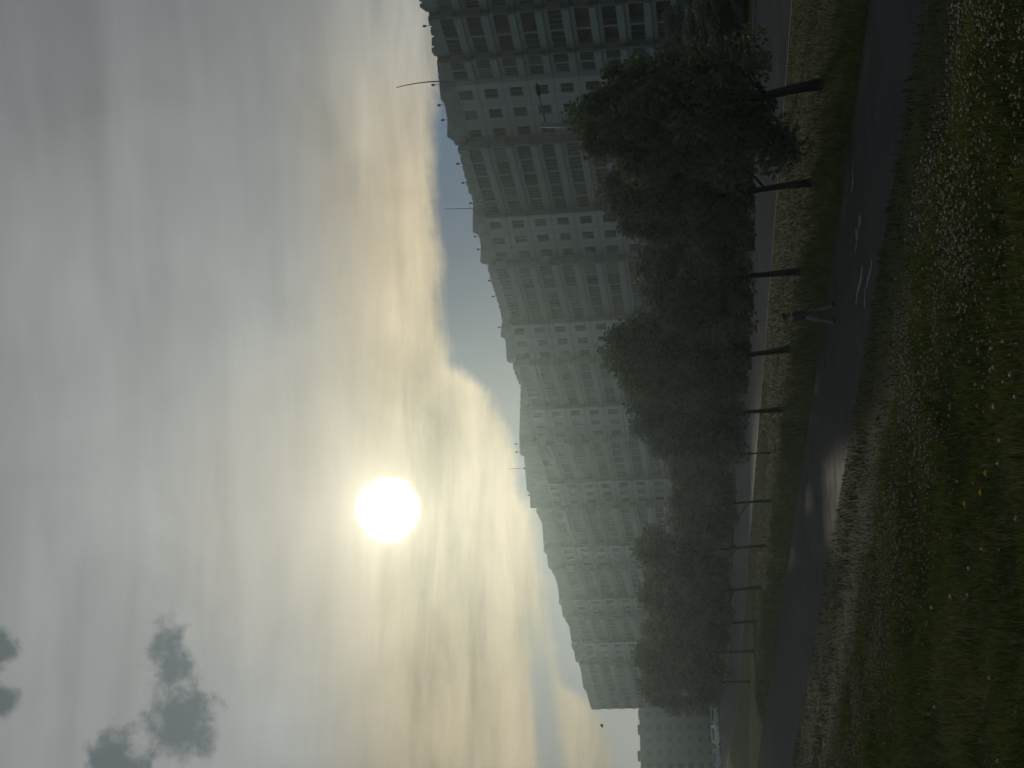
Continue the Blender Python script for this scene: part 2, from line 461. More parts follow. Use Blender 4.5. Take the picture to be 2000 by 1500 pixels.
# separate single flowers one can count in the dark grass of the near corner
lone = [(1912, 690), (1941, 718), (1935, 723), (1974, 731), (1960, 667), (1936, 680), (1910, 682), (1820, 1187), (1890, 1162), (1857, 1166), (1933, 1324), (1826, 1381),
        (1949, 1486), (1980, 485), (1919, 1072), (1953, 860), (1960, 745), (1983, 775), (1942, 795), (1950, 905), (1985, 1012), (1893, 1110), (1810, 1220), (1909, 793), (1920, 755)]
MV, MF = ico(2)
def lawn_point(px, py, up):
    d = ray(px, py); best = None
    for t in np.arange(5, 26, 0.02):
        p = _C + d*t
        if p[2] <= zfun(np.array([p[0]]), np.array([p[1]]))[0] + up: return p
    return p
cm = MB(); 
jv = MV*(1+rng.uniform(-.25, .15, (len(MV), 1)))*np.array([1, 1, .85])*0.013
head_me = np_mesh('clover_head', jv + np.array([0, 0, .10]), MF); head_me.materials.append(M_clover)
cm.tube([(0, 0, -.03), (.006, 0, .04), (0, 0, .098)], [.0015, .0013, .0012], 5); stalk_me = cm.mesh('stalk'); stalk_me.materials.append(M_grass)
for i, (px, py) in enumerate(lone):
    p = lawn_point(px, py, .10)
    t = empty('clover_flower', (p[0], p[1], p[2]-.10), rng.uniform(0, 6))
    t.scale = (1, 1, 1)
    s_ = rng.uniform(.85, 1.15); t.scale = (s_, s_, 1)
    for nm, m_ in (('flower_head', head_me), ('stalk', stalk_me)):
        o = bpy.data.objects.new(nm, m_); COL.objects.link(o); o.parent = t
    tag(t, 'single round white clover flower standing alone in dark grass away from the dense drift', 'flower', 'lone clover flowers in the near grass')
# yellow flowers
def yellow_mesh():
    mb = MB()
    for ring, (rr, zz, nn) in enumerate(((.020, .0, 12), (.013, .006, 9), (.007, .010, 6))):
        for k in range(nn):
            a = 2*PI*(k+.4*ring)/nn; w = .0045
            d = Vector((math.cos(a), math.sin(a), 0)); s_ = Vector((-d.y, d.x, 0))
            mb.quad([d*.002+Vector((0, 0, .1+zz)), d*rr*.6+s_*w+Vector((0, 0, .104+zz)), d*rr+Vector((0, 0, .101+zz)), d*rr*.6-s_*w+Vector((0, 0, .104+zz))])
    return mb
ylab = ['yellow flower in the dark grass, the nearest to the camera of three', 'smaller yellow flower close beside the brighter yellow one', 'yellow flower in the dark grass nearest to the clover drift']
for (px, py), lb in zip([(1922, 924), (1912, 962), (1881, 984)], ylab):
    p = lawn_point(px, py, .11)
    t = empty('yellow_flower', (p[0], p[1], p[2]-.11), 1); t.scale = (1.15, 1.15, 1)
    yellow_mesh().build('flower_head', M_yellow, t)
    o = bpy.data.objects.new('stalk', stalk_me); COL.objects.link(o); o.parent = t
    tag(t, lb, 'flower', 'yellow flowers in the near grass')

# ------------------------------------------------------------------ trees
def crown_mesh(seed, nclump, per, leaf, prof='round', low=0.0, extra=None):
    r = np.random.default_rng(seed)
    # clump centres through the crown volume, unit radius, z 0..1
    zc = r.beta(1.5, 1.35, nclump); 
    if prof == 'round': pr = np.sqrt(np.clip(1-((zc-.42)/.60)**2, .02, 1))
    elif prof == 'cone': pr = np.clip(1.12*(1-zc)**.75, .1, 1)
    else: pr = np.clip(1-.55*zc**2.2, .2, 1)
    az = r.uniform(0, 2*PI, nclump); rad = pr*np.sqrt(r.uniform(.08, 1, nclump))*r.uniform(.72, 1.12, nclump)
    cx, cy = rad*np.cos(az), rad*np.sin(az)
    if extra is not None:
        e = np.array(extra); k0 = len(e); cx[:k0], cy[:k0], zc[:k0] = e[:, 0], e[:, 1], e[:, 2]
    n = nclump*per
    cs = r.uniform(.15, .30, nclump)
    ci = np.repeat(np.arange(nclump), per)
    d = r.normal(0, 1, (n, 3)); d /= np.linalg.norm(d, axis=1)[:, None]
    d *= (r.uniform(0, 1, n)**.5)[:, None]*cs[ci][:, None]
    # twigs droop outward
    P = np.stack([cx[ci], cy[ci], zc[ci]], 1) + d*np.array([1, 1, .45])
    P[:, 2] -= .05*np.hypot(P[:, 0], P[:, 1])**2
    P[:, 2] = np.maximum(P[:, 2], low - .04*r.uniform(0, 1, n))
    a = r.normal(0, 1, (n, 3)); a[:, 2] *= .6; a /= np.linalg.norm(a, axis=1)[:, None]
    b = r.normal(0, 1, (n, 3)); b -= a*(a*b).sum(1)[:, None]; b /= np.linalg.norm(b, axis=1)[:, None]
    L = (leaf*r.uniform(.6, 1.3, n))[:, None]; zs = np.array([1, 1, .45])
    V = np.stack([P-a*L*zs, P+b*L*.5*zs, P+a*L*zs, P-b*L*.5*zs], 1).reshape(-1, 3)
    return np_mesh('crown', V, np.arange(n*4).reshape(n, 4))
C_near = [crown_mesh(s, 120, 190, .042) for s in (1, 2)]
C_first = crown_mesh(21, 135, 190, .042, 'round', -.25, [(.30, -.12, -.03), (.42, -.18, -.07), (.52, -.22, -.10), (.62, -.27, -.06), (.72, -.33, .02), (.55, -.2, .03), (.42, -.1, .03)])
C_mid = [crown_mesh(s, 85, 120, .058) for s in (3, 4, 5)]
C_tall = [crown_mesh(s, 85, 120, .058, 'tall') for s in (6, 7)]
C_cone = [crown_mesh(8, 80, 120, .055, 'cone')]
C_bush = [crown_mesh(s, 60, 110, .065, 'round') for s in (9, 10)]

def trunk_mesh(h, r0, lean, seed, fork=0.45, crown_r=1.8, H=6.0):
    rr = random.Random(seed); mb = MB()
    lx, ly = lean
    P = []; R = []
    for k in range(8):
        t = k/7; z = t*H*.78
        P.append((lx*min(z, h*1.3) + .06*math.sin(3*t+seed), ly*min(z, h*1.3)+.05*math.sin(4*t+seed*2), z - (.15 if k == 0 else 0)))
        R.append(r0*(1.25 if k == 0 else 1)*(1-.82*t) )
    mb.tube(P, R, 9)
    for k in range(7):
        t0 = rr.uniform(h/H*.95, .62); i = min(int(t0/.78*7), 6)
        p0 = Vector(P[i]); a = rr.uniform(0, 2*PI); ln = crown_r*rr.uniform(.55, .95)
        d = Vector((math.cos(a), math.sin(a), rr.uniform(.55, 1.1)))
        p1 = p0 + d*ln*.5; p2 = p1 + (d+Vector((0, 0, .25)))*ln*.45
        rb = R[i]*.5
        mb.tube([p0, p1, p2], [rb, rb*.6, rb*.2], 6)
    return mb.mesh('trunk', True)

def tree(name, base, H, h0, cr, r0, lean, crown, cm_, seed, label, group=None, off=(0, 0), cat='tree', squash=1.0):
    t = empty(name, base)
    me_ = trunk_mesh(h0, r0, lean, seed, crown_r=cr, H=H); link('trunk', me_, t, [M_bark])
    o = bpy.data.objects.new('crown', crown); COL.objects.link(o); o.parent = t
    if not crown.materials: crown.materials.append(None)
    o.material_slots[0].link = 'OBJECT'; o.material_slots[0].material = cm_
    o.location = (lean[0]*h0+off[0], lean[1]*h0+off[1], h0); o.scale = (cr, cr*squash, H-h0)
    o.rotation_euler = (0, 0, seed*1.7 if squash == 1.0 else math.radians(24)+PI*(seed % 2))
    return tag(t, label, cat, group)

G1 = 'trees in a row along the verge between path and road'
# base px x, y ; crown top px; clear stem; crown radius; trunk radius; lean
row = [
 (1605, 165, 1148, 1.45, 1.75, .145, (-.16, .02), 0, M_leaf, 'large dark tree with a thick leaning trunk, nearest to the camera of the verge row', (-.25, .1)),
 (1583, 360, 1205, 1.75, 1.75, .115, (-.05, .0), 1, M_leaf_b, 'brownish green tree with a straight slanting stem, second nearest of the verge row', (.0, 0)),
 (1562, 530, 1262, 1.55, 1.95, .120, (.0, .0), 0, M_leaf_b, 'low crowned tree with an upright trunk, standing just nearer than the walking person', (0, 0)),
 (1545, 678, 1203, 1.65, 2.0, .120, (-.10, .0), 1, M_leaf, 'tall dark tree with a curved trunk, standing just beyond the walking person', (.15, 0)),
 (1530, 797, 1242, 1.6, 2.1, .110, (-.05, .05), 0, M_leaf_c, 'verge tree whose trunk foot bends sideways, fifth nearest of the row', (0, 0)),
 (1507, 883, 1306, 1.9, 1.6, .045, (-.06, .0), 2, M_leaf_b, 'thin stemmed young tree in the verge row beside the sunlit patch of path', (0, 0)),
 (1505, 980, 1318, 1.7, 2.0, .085, (-.03, .0), 3, M_leaf_b, 'verge tree with a low fork in its trunk, opposite the sunlit patch of path', (0, 0)),
 (1495, 1068, 1262, 1.9, 2.5, .095, (-.02, .0), 4, M_leaf_b, 'verge tree standing before the shining stretch of the far road', (0, 0)),
 (1487, 1147, 1262, 2.0, 2.5, .120, (-.05, .0), 2, M_leaf_b, 'straight stemmed verge tree, ninth along the row from the camera', (0, 0)),
 (1478, 1212, 1272, 1.9, 2.8, .110, (-.03, .0), 3, M_leaf, 'verge tree third from the far end of the row', (0, 0)),
 (1473, 1270, 1258, 2.3, 3.0, .120, (-.02, .0), 4, M_leaf_b, 'verge tree second from the far end of the row', (0, 0)),
 (1465, 1330, 1262, 2.5, 3.3, .110, (-.02, .0), 3, M_leaf_b, 'brownish verge tree at the far end of the row beside the open road', (.3, 0)),
]
for i, (bx, by, top, h0, cr, r0, lean, ci, m_, lb, off) in enumerate(row):
    p = gp(bx, by, 0.62); D = float(np.hypot(p[0], p[1]))
    H = (bx-top)*D/FPX*1.02
    crown = C_first if i == 0 else (C_near[ci] if ci < 2 and i < 5 else C_mid[ci-2])
    tree('park_tree', (p[0], p[1], 0.62 + float(zr_(p[1])-.6)), H, h0, cr, r0, lean, crown, m_, i+1, lb, G1, off, squash=1.15 if i < 2 else 1.6)

# second row beyond the far road: (photo y, distance, crown top px, radius)
back = [(-25, 92, 1330, 3.2, 0, M_leaf, 'dark tree beyond the far road, closest to the shop canopy of the apartment block'),
 (60, 95, 1300, 3.0, 1, M_leaf_c, 'bushy dark tree beyond the far road, before the lowest loggias of the block'),
 (255, 112, 1205, 3.4, 0, M_leaf, 'tree beyond the far road, rising behind the nearest verge tree next to the street lamp'),
 (335, 116, 1235, 3.2, 2, M_leaf_b, 'tree beyond the far road, filling the gap between the two nearest verge trees'),
 (450, 122, 1285, 3.4, 1, M_leaf_b, 'low tree beyond the far road, between the second and third nearest verge trees'),
 (590, 132, 1255, 3.6, 0, M_leaf_b, 'tree beyond the far road, directly behind the walking person'),
 (735, 142, 1235, 3.6, 1, M_leaf, 'tree beyond the far road, behind the tree with the bending trunk foot'),
 (850, 150, 1275, 3.4, 2, M_leaf, 'tree beyond the far road, next to the blue green pointed one'),
 (925, 156, 1308, 2.6, 3, M_leaf_c, 'blue green pointed tree beyond the far road, opposite the sunlit patch of path'),
 (1015, 168, 1300, 3.4, 2, M_leaf_b, 'brownish tree beyond the far road, behind the verge tree with the forked trunk'),
 (1105, 182, 1268, 4.2, 0, M_leaf_b, 'wide tree beyond the far road, where the road surface shines'),
 (1190, 200, 1268, 4.4, 1, M_leaf_b, 'wide tree beyond the far road, behind the third verge tree from the far end'),
 (1250, 225, 1256, 4.6, 2, M_leaf, 'tall tree beyond the far road, close to the far end of the apartment block'),
 (1312, 235, 1256, 5.0, 0, M_leaf_b, 'brown tree beyond the far road, the last before the end wall of the apartment block')]
G2 = 'trees between the far road and the apartment block'
def ground_at(x, y): return float(zfun(np.array([x]), np.array([y]))[0])
for i, (by, D, top, cr, ci, m_, lb) in enumerate(back):
    p = at_depth(1430, by, D); z = ground_at(p[0], p[1])
    pt = at_depth(top, by, D); H = pt[2]-z
    crown = [C_mid[0], C_tall[0], C_mid[1], C_cone[0]][ci]
    tree('street_tree' if ci != 3 else 'conical_tree', (p[0], p[1], z), H, min(1.3, H*.16), cr, .12, (0, 0), crown, m_, 30+i, lb, G2)
# shrubs along the far side of the road
for i, by in enumerate(range(-40, 1400, 62)):
    y = None
    for yy in np.arange(50, 330, .5):
        xx = rf_(yy) + 4.5
        # column of the photo this spot falls in
        v = np.array([xx, yy, 1.5]) - _C; w = v @ _F
        if 750 - (v @ _R)/w*FPX >= by: y = yy; break
    if y is None: break
    x = rf_(y) + 4.5 + rng.uniform(-.8, .8); z = ground_at(x, y)
    sh = empty('shrub', (x, y, z)); cr_ = C_bush[i % 2]
    o = bpy.data.objects.new('foliage', cr_); COL.objects.link(o); o.parent = sh
    if not cr_.materials: cr_.materials.append(None)
    o.material_slots[0].link = 'OBJECT'; o.material_slots[0].material = (M_leaf, M_leaf_b, M_leaf_c)[i % 3]
    s_ = rng.uniform(2.1, 3.2)*(1 + y/300); o.scale = (s_, s_, rng.uniform(1.9, 3.0)*(.8+y/350)); o.location = (0, 0, -.1); o.rotation_euler = (0, 0, i)
    st = MB()
    for q in range(4): st.tube([(0, 0, -.1), (.3*math.cos(q*1.6), .3*math.sin(q*1.6), .8), (.7*math.cos(q*1.6), .7*math.sin(q*1.6), 1.5)], [.04, .03, .012], 5)
    st.build('stem', M_bark, sh)
    tag(sh, 'low dark shrub in the unbroken row along the far edge of the far road', 'shrub', 'shrubs along the far road')

# ------------------------------------------------------------------ the long apartment block
def mean_pt(py, xref):
    """where the photo column meets the mean facade line x = 39 - .643 (y-152)"""
    d = ray(xref, py); s = d[0]/d[1]
    y = (39 + .643*152)/(s + .643)
    return np.array([s*y, y])
def xref(py): return 1080 + 0.10*max(py, 0)
BAYS = [('L', -150, -92), ('W', -84, -60), ('L', -52, 12), ('L', 18, 99), ('L', 104, 142), ('W', 152, 268), ('L', 278, 408), ('W', 415, 505), ('L', 515, 620), ('W', 628, 700),
        ('L', 709, 788), ('W', 795, 856), ('L', 864, 934), ('W', 941, 986), ('L', 994, 1060), ('W', 1067, 1108), ('L', 1114, 1165), ('W', 1170, 1203), ('L', 1208, 1250), ('W', 1255, 1291), ('L', 1297, 1384)]
sil = [(815, -150), (818, -5), (819, 0), (820, 15), (832, 18.5), (843, 69), (843, 99), (853, 117), (857, 159), (861, 195), (868, 200), (874, 234), (873, 267), (885, 273), (897, 300), (907, 342), (916, 378), (924, 390), (923, 454), (935, 457), (939, 478), (938, 513), (950, 516), (960, 550), (968, 577), (978, 610), (980, 625), (978, 658), (987, 661), (990, 706), (999, 709), (1007, 733), (1017, 757), (1014, 850), (1015, 888), (1023, 891), (1029, 957), (1035, 963), (1036, 993), (1047, 999), (1059, 1023), (1062, 1077), (1068, 1083), (1071, 1107), (1083, 1125), (1090, 1146), (1092, 1179), (1096, 1182), (1099, 1203), (1112, 1224), (1117, 1266), (1121, 1269), (1124, 1290), (1133, 1302), (1139, 1344), (1145, 1350), (1154, 1384), (1160, 1400)]
SX = np.array([a for a, b in sil]); SY = np.array([b for a, b in sil])
def roof_top(P):
    """height of the parapet over plan point P"""
    z = 30.2
    for _ in range(4):
        v = np.array([P[0], P[1], z]) - _C; w = v @ _F
        py = 750 - (v @ _R)/w*FPX; px = 1000 - (v @ _U)/w*FPX
        want = np.interp(py, SY, SX)
        z += (px - want)*w/FPX
    return z
TH = {'W': math.radians(30.5), 'L': math.radians(21.5)}
plan = []
for kind, y0, y1 in BAYS:
    ym = (y0+y1)/2; Pm = mean_pt(ym, xref(ym)); th = TH[kind]
    if (y0, y1) == (1297, 1384): th = math.radians(28)
    u = np.array([-math.sin(th), math.cos(th)])
    pts = []
    for yy in (y0, y1):
        d = ray(xref(yy), yy); s = d[0]/d[1]
        # Pm + k u on the ray x = s y
        k = (s*Pm[1]-Pm[0])/(u[0]-s*u[1]); pts.append(Pm + k*u)
    plan.append((kind, pts[0], pts[1]))
FLOORS = 9; PITCHZ = 2.8; ZC0 = 5.2; ZB = 1.6; ZTOP = 29.0
block = empty('apartment_block', (plan[3][1][0], plan[3][1][1], 2.2))
tag(block, 'long grey nine storey panel apartment block with loggias, stretching the length of the street', 'building')
Binv = Matrix.Translation((-plan[3][1][0], -plan[3][1][1], -2.2))
def bl_child(mb, name, mats, smooth=False):
    o = mb.build(name, mats, block, smooth); o.matrix_parent_inverse = Binv; return o

bands = []; wall = MB(); lwall = MB(); band = MB(); para = MB(); shade = MB(); plinth = MB()
wins = []; logs = []
WW, WH = 1.5, 1.45
def frame_of(A, B):
    A = np.array(A); B = np.array(B); L = np.linalg.norm(B-A); u = (B-A)/L; n = np.array([-u[1], u[0]])
    return L, u, n
def P3(A, u, n, s, z, o=0): return (A[0]+u[0]*s+n[0]*o, A[1]+u[1]*s+n[1]*o, z)
def wall_rect(mb, A, u, n, s0, s1, z0, z1, o=0):
    mb.quad([P3(A, u, n, s1, z0, o), P3(A, u, n, s0, z0, o), P3(A, u, n, s0, z1, o), P3(A, u, n, s1, z1, o)], 0,
            [(s1, z0-.99), (s0, z0-.99), (s0, z1-.99), (s1, z1-.99)])
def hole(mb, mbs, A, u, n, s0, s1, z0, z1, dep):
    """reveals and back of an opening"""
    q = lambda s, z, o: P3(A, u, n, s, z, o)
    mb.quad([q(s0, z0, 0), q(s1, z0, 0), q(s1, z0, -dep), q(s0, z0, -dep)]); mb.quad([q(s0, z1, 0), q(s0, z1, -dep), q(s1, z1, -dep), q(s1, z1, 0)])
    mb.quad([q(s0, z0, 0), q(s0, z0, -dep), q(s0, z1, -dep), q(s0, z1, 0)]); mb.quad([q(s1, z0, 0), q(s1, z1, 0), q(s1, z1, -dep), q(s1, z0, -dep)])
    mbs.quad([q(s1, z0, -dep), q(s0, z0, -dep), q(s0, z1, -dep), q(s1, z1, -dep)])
NP = len(plan)
for bi, (kind, A, B) in enumerate(plan):
    L, u, n = frame_of(A, B)
    ncol = 3 if kind == 'W' else max(2, round(L/3.3))
    if kind == 'W' and L < 5: ncol = 2
    cw = L/ncol; mbw = wall if kind == 'W' else lwall
    ow = WW if kind == 'W' else cw-.34
    for f in range(FLOORS):
        zc = ZC0+PITCHZ*f; zl = zc-PITCHZ/2; zh = zc+PITCHZ/2
        z0, z1 = (zc-WH/2, zc+WH/2) if kind == 'W' else (zc-.55, zc+.95)
        wall_rect(mbw, A, u, n, 0, L, zl, z0); wall_rect(mbw, A, u, n, 0, L, z1, zh)
        edges = [0.0]
        for c in range(ncol):
            m_ = (c+.5)*cw; edges += [m_-ow/2, m_+ow/2]
        edges.append(L)
        for e in range(0, len(edges), 2): wall_rect(mbw, A, u, n, edges[e], edges[e+1], z0, z1)
        for c in range(ncol):
            m_ = (c+.5)*cw
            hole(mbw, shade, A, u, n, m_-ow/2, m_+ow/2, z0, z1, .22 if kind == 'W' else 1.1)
            (wins if kind == 'W' else logs).append((bi, f, c, P3(A, u, n, m_, (z0+z1)/2), math.atan2(u[1], u[0]), ow, z1-z0))
        if kind == 'L':
            T = Matrix.Translation((A[0], A[1], 0)) @ Matrix.Rotation(math.atan2(u[1], u[0]), 4, 'Z')
            bands.append((L, zc, T))
    # top strip, plinth, parapet
    wall_rect(mbw, A, u, n, 0, L, ZC0+PITCHZ*(FLOORS-.5), ZTOP)
    zpl = ZC0-PITCHZ/2
    plinth.quad([P3(A, u, n, L, ZB), P3(A, u, n, 0, ZB), P3(A, u, n, 0, zpl), P3(A, u, n, L, zpl)])
    # parapet with toothed coping over the loggia bays
    nseg = max(6, int(L/0.9)) if kind == 'L' else 26
    for k in range(nseg):
        s0, s1 = L*k/nseg, L*(k+1)/nseg
        za, zb = roof_top(P3(A, u, n, s0, 0)[:2]), roof_top(P3(A, u, n, s1, 0)[:2])
        tooth = .22 if (kind == 'L' and k % 2) else 0
        za -= tooth; zb -= tooth
        q = lambda s, z, o: P3(A, u, n, s, z, o)
        o0 = .06; o1 = -.4
        para.quad([q(s1, ZTOP-.5, o0), q(s0, ZTOP-.5, o0), q(s0, za, o0), q(s1, zb, o0)])
        para.quad([q(s1, zb, o0), q(s0, za, o0), q(s0, za, o1), q(s1, zb, o1)])
        para.quad([q(s0, ZTOP-.5, o1), q(s1, ZTOP-.5, o1), q(s1, zb, o1), q(s0, za, o1)])
        para.quad([q(s0, ZTOP-.5, o0), q(s0, ZTOP-.5, o1), q(s0, za, o1), q(s0, za, o0)])
        para.quad([q(s1, ZTOP-.5, o0), q(s1, zb, o0), q(s1, zb, o1), q(s1, ZTOP-.5, o1)])
    # jog to the next bay
    if bi+1 < NP:
        A2 = plan[bi+1][1]; Lj, uj, nj = frame_of(B, A2)
        wall_rect(wall, B, uj, nj, 0, Lj, ZB, ZTOP-.2)
        zj = min(roof_top(B), roof_top(A2)); pj = [(B[0], B[1]), (A2[0], A2[1])]; bk = [(p[0]-n[0]*.4, p[1]-n[1]*.4) for p in pj]
        ring = [pj[1], pj[0], bk[0], bk[1]]
        for a, b in zip(ring, ring[1:]+ring[:1]): para.quad([(*a, ZTOP-.5), (*b, ZTOP-.5), (*b, zj), (*a, zj)])
        para.quad([(*p, zj) for p in ring])
# end walls, back wall, roof
A0 = plan[0][1]; Bn = plan[-1][2]
_, un, nn = frame_of(plan[-1][1], Bn); _, u0, n0 = frame_of(*plan[0][1:])
Bb = Bn - nn*13; Ab = A0 - n0*13
Le, ue, ne = frame_of(Bn, Bb); wall_rect(wall, Bn, ue, ne, 0, Le, ZB, ZTOP)
Le, ue, ne = frame_of(Bb, Ab); wall_rect(wall, Bb, ue, ne, 0, Le, ZB, ZTOP)
Le, ue, ne = frame_of(Ab, A0); wall_rect(wall, Ab, ue, ne, 0, Le, ZB, ZTOP)
roof = MB()
fr = [p for k_, a, b in plan for p in (a, b)]
for p, q in zip(fr[:-1], fr[1:]):
    pb = p - nn*12.5; qb = q - nn*12.5
    roof.quad([(p[0], p[1], ZTOP-.25), (pb[0], pb[1], ZTOP-.25), (qb[0], qb[1], ZTOP-.25), (q[0], q[1], ZTOP-.25)])
bl_child(wall, 'wall', [M_panel]); bl_child(lwall, 'loggia_wall', [M_lpanel])
for L, zc, T in bands:
    mb = MB(); mb.box((.12, .003, zc-1.32), (L-.12, .13, zc-.57), 0, T); bl_child(mb, 'loggia_parapet', [M_band])

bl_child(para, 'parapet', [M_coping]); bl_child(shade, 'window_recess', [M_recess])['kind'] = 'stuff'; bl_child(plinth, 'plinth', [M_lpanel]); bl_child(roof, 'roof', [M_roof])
# shop canopy over the ground floor near the camera end
L_, u_, n_ = frame_of(*plan[3][1:])
T = Matrix.Translation((plan[3][1][0], plan[3][1][1], 0)) @ Matrix.Rotation(math.atan2(u_[1], u_[0]), 4, 'Z')
mb = MB(); mb.box((-14, .14, 4.05), (L_*.72, 2.6, 4.55), 0, T); bl_child(mb, 'canopy', [M_panel])
mb = MB()
for k in range(9): mb.box((-13.5+k*2.2, 2.2, ZB), (-13.38+k*2.2, 2.35, 4.05), 0, T)
mb.box((-13.5, 1.9, ZB), (L_*.7, 1.95, 4.0), 1, T); bl_child(mb, 'shop_front', [M_frame, M_glass])

# windows: frame + pane, one mesh per kind, instanced as single objects
def win_frame(mb, w, h, cols, o, mi=0, t=.07):
    mb.box((-w/2, o-.04, -h/2), (-w/2+t, o+.04, h/2), mi); mb.box((w/2-t, o-.04, -h/2), (w/2, o+.04, h/2), mi)
    mb.box((-w/2+t, o-.04, -h/2), (w/2-t, o+.04, -h/2+t), mi); mb.box((-w/2+t, o-.04, h/2-t), (w/2-t, o+.04, h/2), mi)
    for k in range(1, cols):
        xk = -w/2+w*k/cols; mb.box((xk-.045, o-.035, -h/2+t), (xk+.045, o+.035, h/2-t), mi)
def win_pane(mb, w, h, o, mi=0): mb.box((-w/2+.071, o-.01, -h/2+.071), (w/2-.071, o+.01, h/2-.071), mi)
_cache = {}
def unit_mesh(w, h, cols, o, frame, pane):
    key = (round(w, 2), round(h, 2), cols, o, frame.name, pane.name)
    if key not in _cache:
        a = MB(); win_frame(a, w, h, cols, o); am = a.mesh('frame'); am.materials.append(frame)
        b = MB(); win_pane(b, w, h, o-.0); bm_ = b.mesh('pane'); bm_.materials.append(pane)
        _cache[key] = (am, bm_)
    return _cache[key]
def place_unit(name, loc, rz, meshes):
    e = empty(name, loc, rz); e.parent = block; e.matrix_parent_inverse = Binv
    for nm, m_ in zip(('frame', 'pane'), meshes):
        o = bpy.data.objects.new(nm, m_); COL.objects.link(o); o.parent = e
def stuff_units(name, units, style):
    fr_, pn = MB(), MB()
    for un_ in units:
        bi, f, c, loc, rz, w, h = un_; cols, o, fm, pm = style(un_)
        T = Matrix.Translation(loc) @ Matrix.Rotation(rz, 4, 'Z')
        t = MB(); win_frame(t, w, h, cols, o, 0 if fm is M_frame else 1); win_pane(t, w, h, o, 2 if pm is M_glass else 3)
        i = len(fr_.v)
        fr_.v += [tuple(T @ Vector(v)) for v in t.v]; fr_.f += [tuple(a+i for a in q) for q in t.f]; fr_.m += t.m; fr_.uv += t.uv
    o = bl_child(fr_, name, [M_frame, M_dframe, M_glass, M_curtain]); o['kind'] = 'stuff'
def hsh(*a): return random.Random(hash(a)).random()
def wstyle(u_):
    bi, f, c = u_[:3]; r = hsh(bi, f, c, 1); r2 = hsh(bi, f, c, 2)
    return (2 if r < .7 else 3, -.13, M_frame if r2 < .5 else M_dframe, M_curtain if hsh(bi, f, c, 3) < .14 else M_glass)
def lstyle(u_):
    bi, f, c = u_[:3]; r = hsh(bi, f, c, 4)
    return (3 if r < .5 else 4, -.10, M_frame if hsh(bi, f, c, 5) < .62 else M_dframe, M_curtain if hsh(bi, f, c, 6) < .13 else M_glass)
def lglazed(u_): return hsh(*u_[:3], 7) < .8
vis = lambda u_: u_[1] >= 3 or (u_[0] <= 3 and u_[1] >= 1)
inframe = lambda u_: u_[0] >= 3
wsel = sorted([w for w in wins if vis(w) and inframe(w)], key=lambda w: (w[0], -w[1]))[:98]
lall = [l for l in logs if lglazed(l)]
lsel = sorted([l for l in lall if vis(l) and inframe(l)], key=lambda w: (w[0], -w[1]))[:98]
for w in wsel:
    cols, o, fm, pm = wstyle(w); place_unit('window', w[3], w[4], unit_mesh(w[5], w[6], cols, o, fm, pm))
for w in lsel:
    cols, o, fm, pm = lstyle(w); place_unit('loggia_glazing', w[3], w[4], unit_mesh(w[5], w[6], cols, o, fm, pm))
ws = {id(w) for w in wsel}; ls = {id(w) for w in lsel}
stuff_units('window', [w for w in wins if id(w) not in ws], wstyle)
stuff_units('loggia_glazing', [w for w in lall if id(w) not in ls], lstyle)

# things on the roof
def roof_spot(py, back=0.5):
    for k_, a, b in plan:
        pass
    P = None
    for (k_, a, b) in plan:
        for t in np.linspace(0, 1, 60):
            p = a+(b-a)*t; z = roof_top(p); v = np.array([p[0], p[1], z])-_C; w = v @ _F
            e = abs(750-(v @ _R)/w*FPX - py)
            if P is None or e < P[0]: P = (e, p, z)
    return P[1], P[2]
def antenna(py, tip, w0, label, knob=False):
    p, z = roof_spot(py); D = p[1]
    q = p + np.array([.0, .25])
    base = np.array([q[0], q[1], z-.5])
    t = empty('antenna_mast', base)
    pts = [Vector(at_depth(x, y, q[1])-base) for x, y in tip]
    pts = [Vector((0, 0, -.6))] + pts
    mb = MB(); mb.tube(pts, [w0*(1-.5*k/(len(pts)-1)) for k in range(len(pts))], 6); mb.build('mast', M_dark, t, True)
    mb = MB(); mb.tube([(0, 0, -.7), (0, 0, .05)], [w0*2.2, w0*2.2], 8); 
    if knob: mb.box((-.16, -.16, .35), (.16, .16, .75))
    mb.build('base', M_dark, t)
    tag(t, label, 'antenna', 'antenna masts on the roof of the long block')
antenna(158, [(855, 159), (835, 160), (815, 162.5), (795, 166), (774, 171)], .085, 'tall bent antenna mast on the roof nearest to the camera')
antenna(407, [(920, 407.3), (895, 407.6), (868, 408)], .06, 'straight thin antenna mast against the pale blue sky on the roof')
antenna(914, [(1019, 914.5), (1006, 915), (993, 916)], .06, 'short faint antenna mast with a knob at its foot on the distant roof', True)
for px, py in [(829, 51), (846, 166), (857.5, 205.5), (864.5, 234.5), (894, 320), (904.5, 357), (919, 397), (928, 462), (934, 487), (956, 548), (963, 579), (975, 639), (1008, 867), (1009, 883), (1033, 967)]:
    p, z = roof_spot(py); top = at_depth(px, py, p[1]+.2)
    t = empty('roof_vent', (top[0], top[1], z-.5)); h = top[2]-z+.5
    mb = MB(); mb.tube([(0, 0, -.5), (0, 0, h)], [.035, .03], 6); mb.build('stem', M_dark, t)
    mb = MB(); mb.tube([(0, 0, h-.2), (0, 0, h-.12), (0, 0, h+.12), (0, 0, h+.2)], [.05, .13, .13, .05], 8); mb.build('cap', M_dark, t, True)
    tag(t, 'small dark capped vent on a thin stem at the roof edge', 'roof vent', 'vents along the roof edge of the long block')

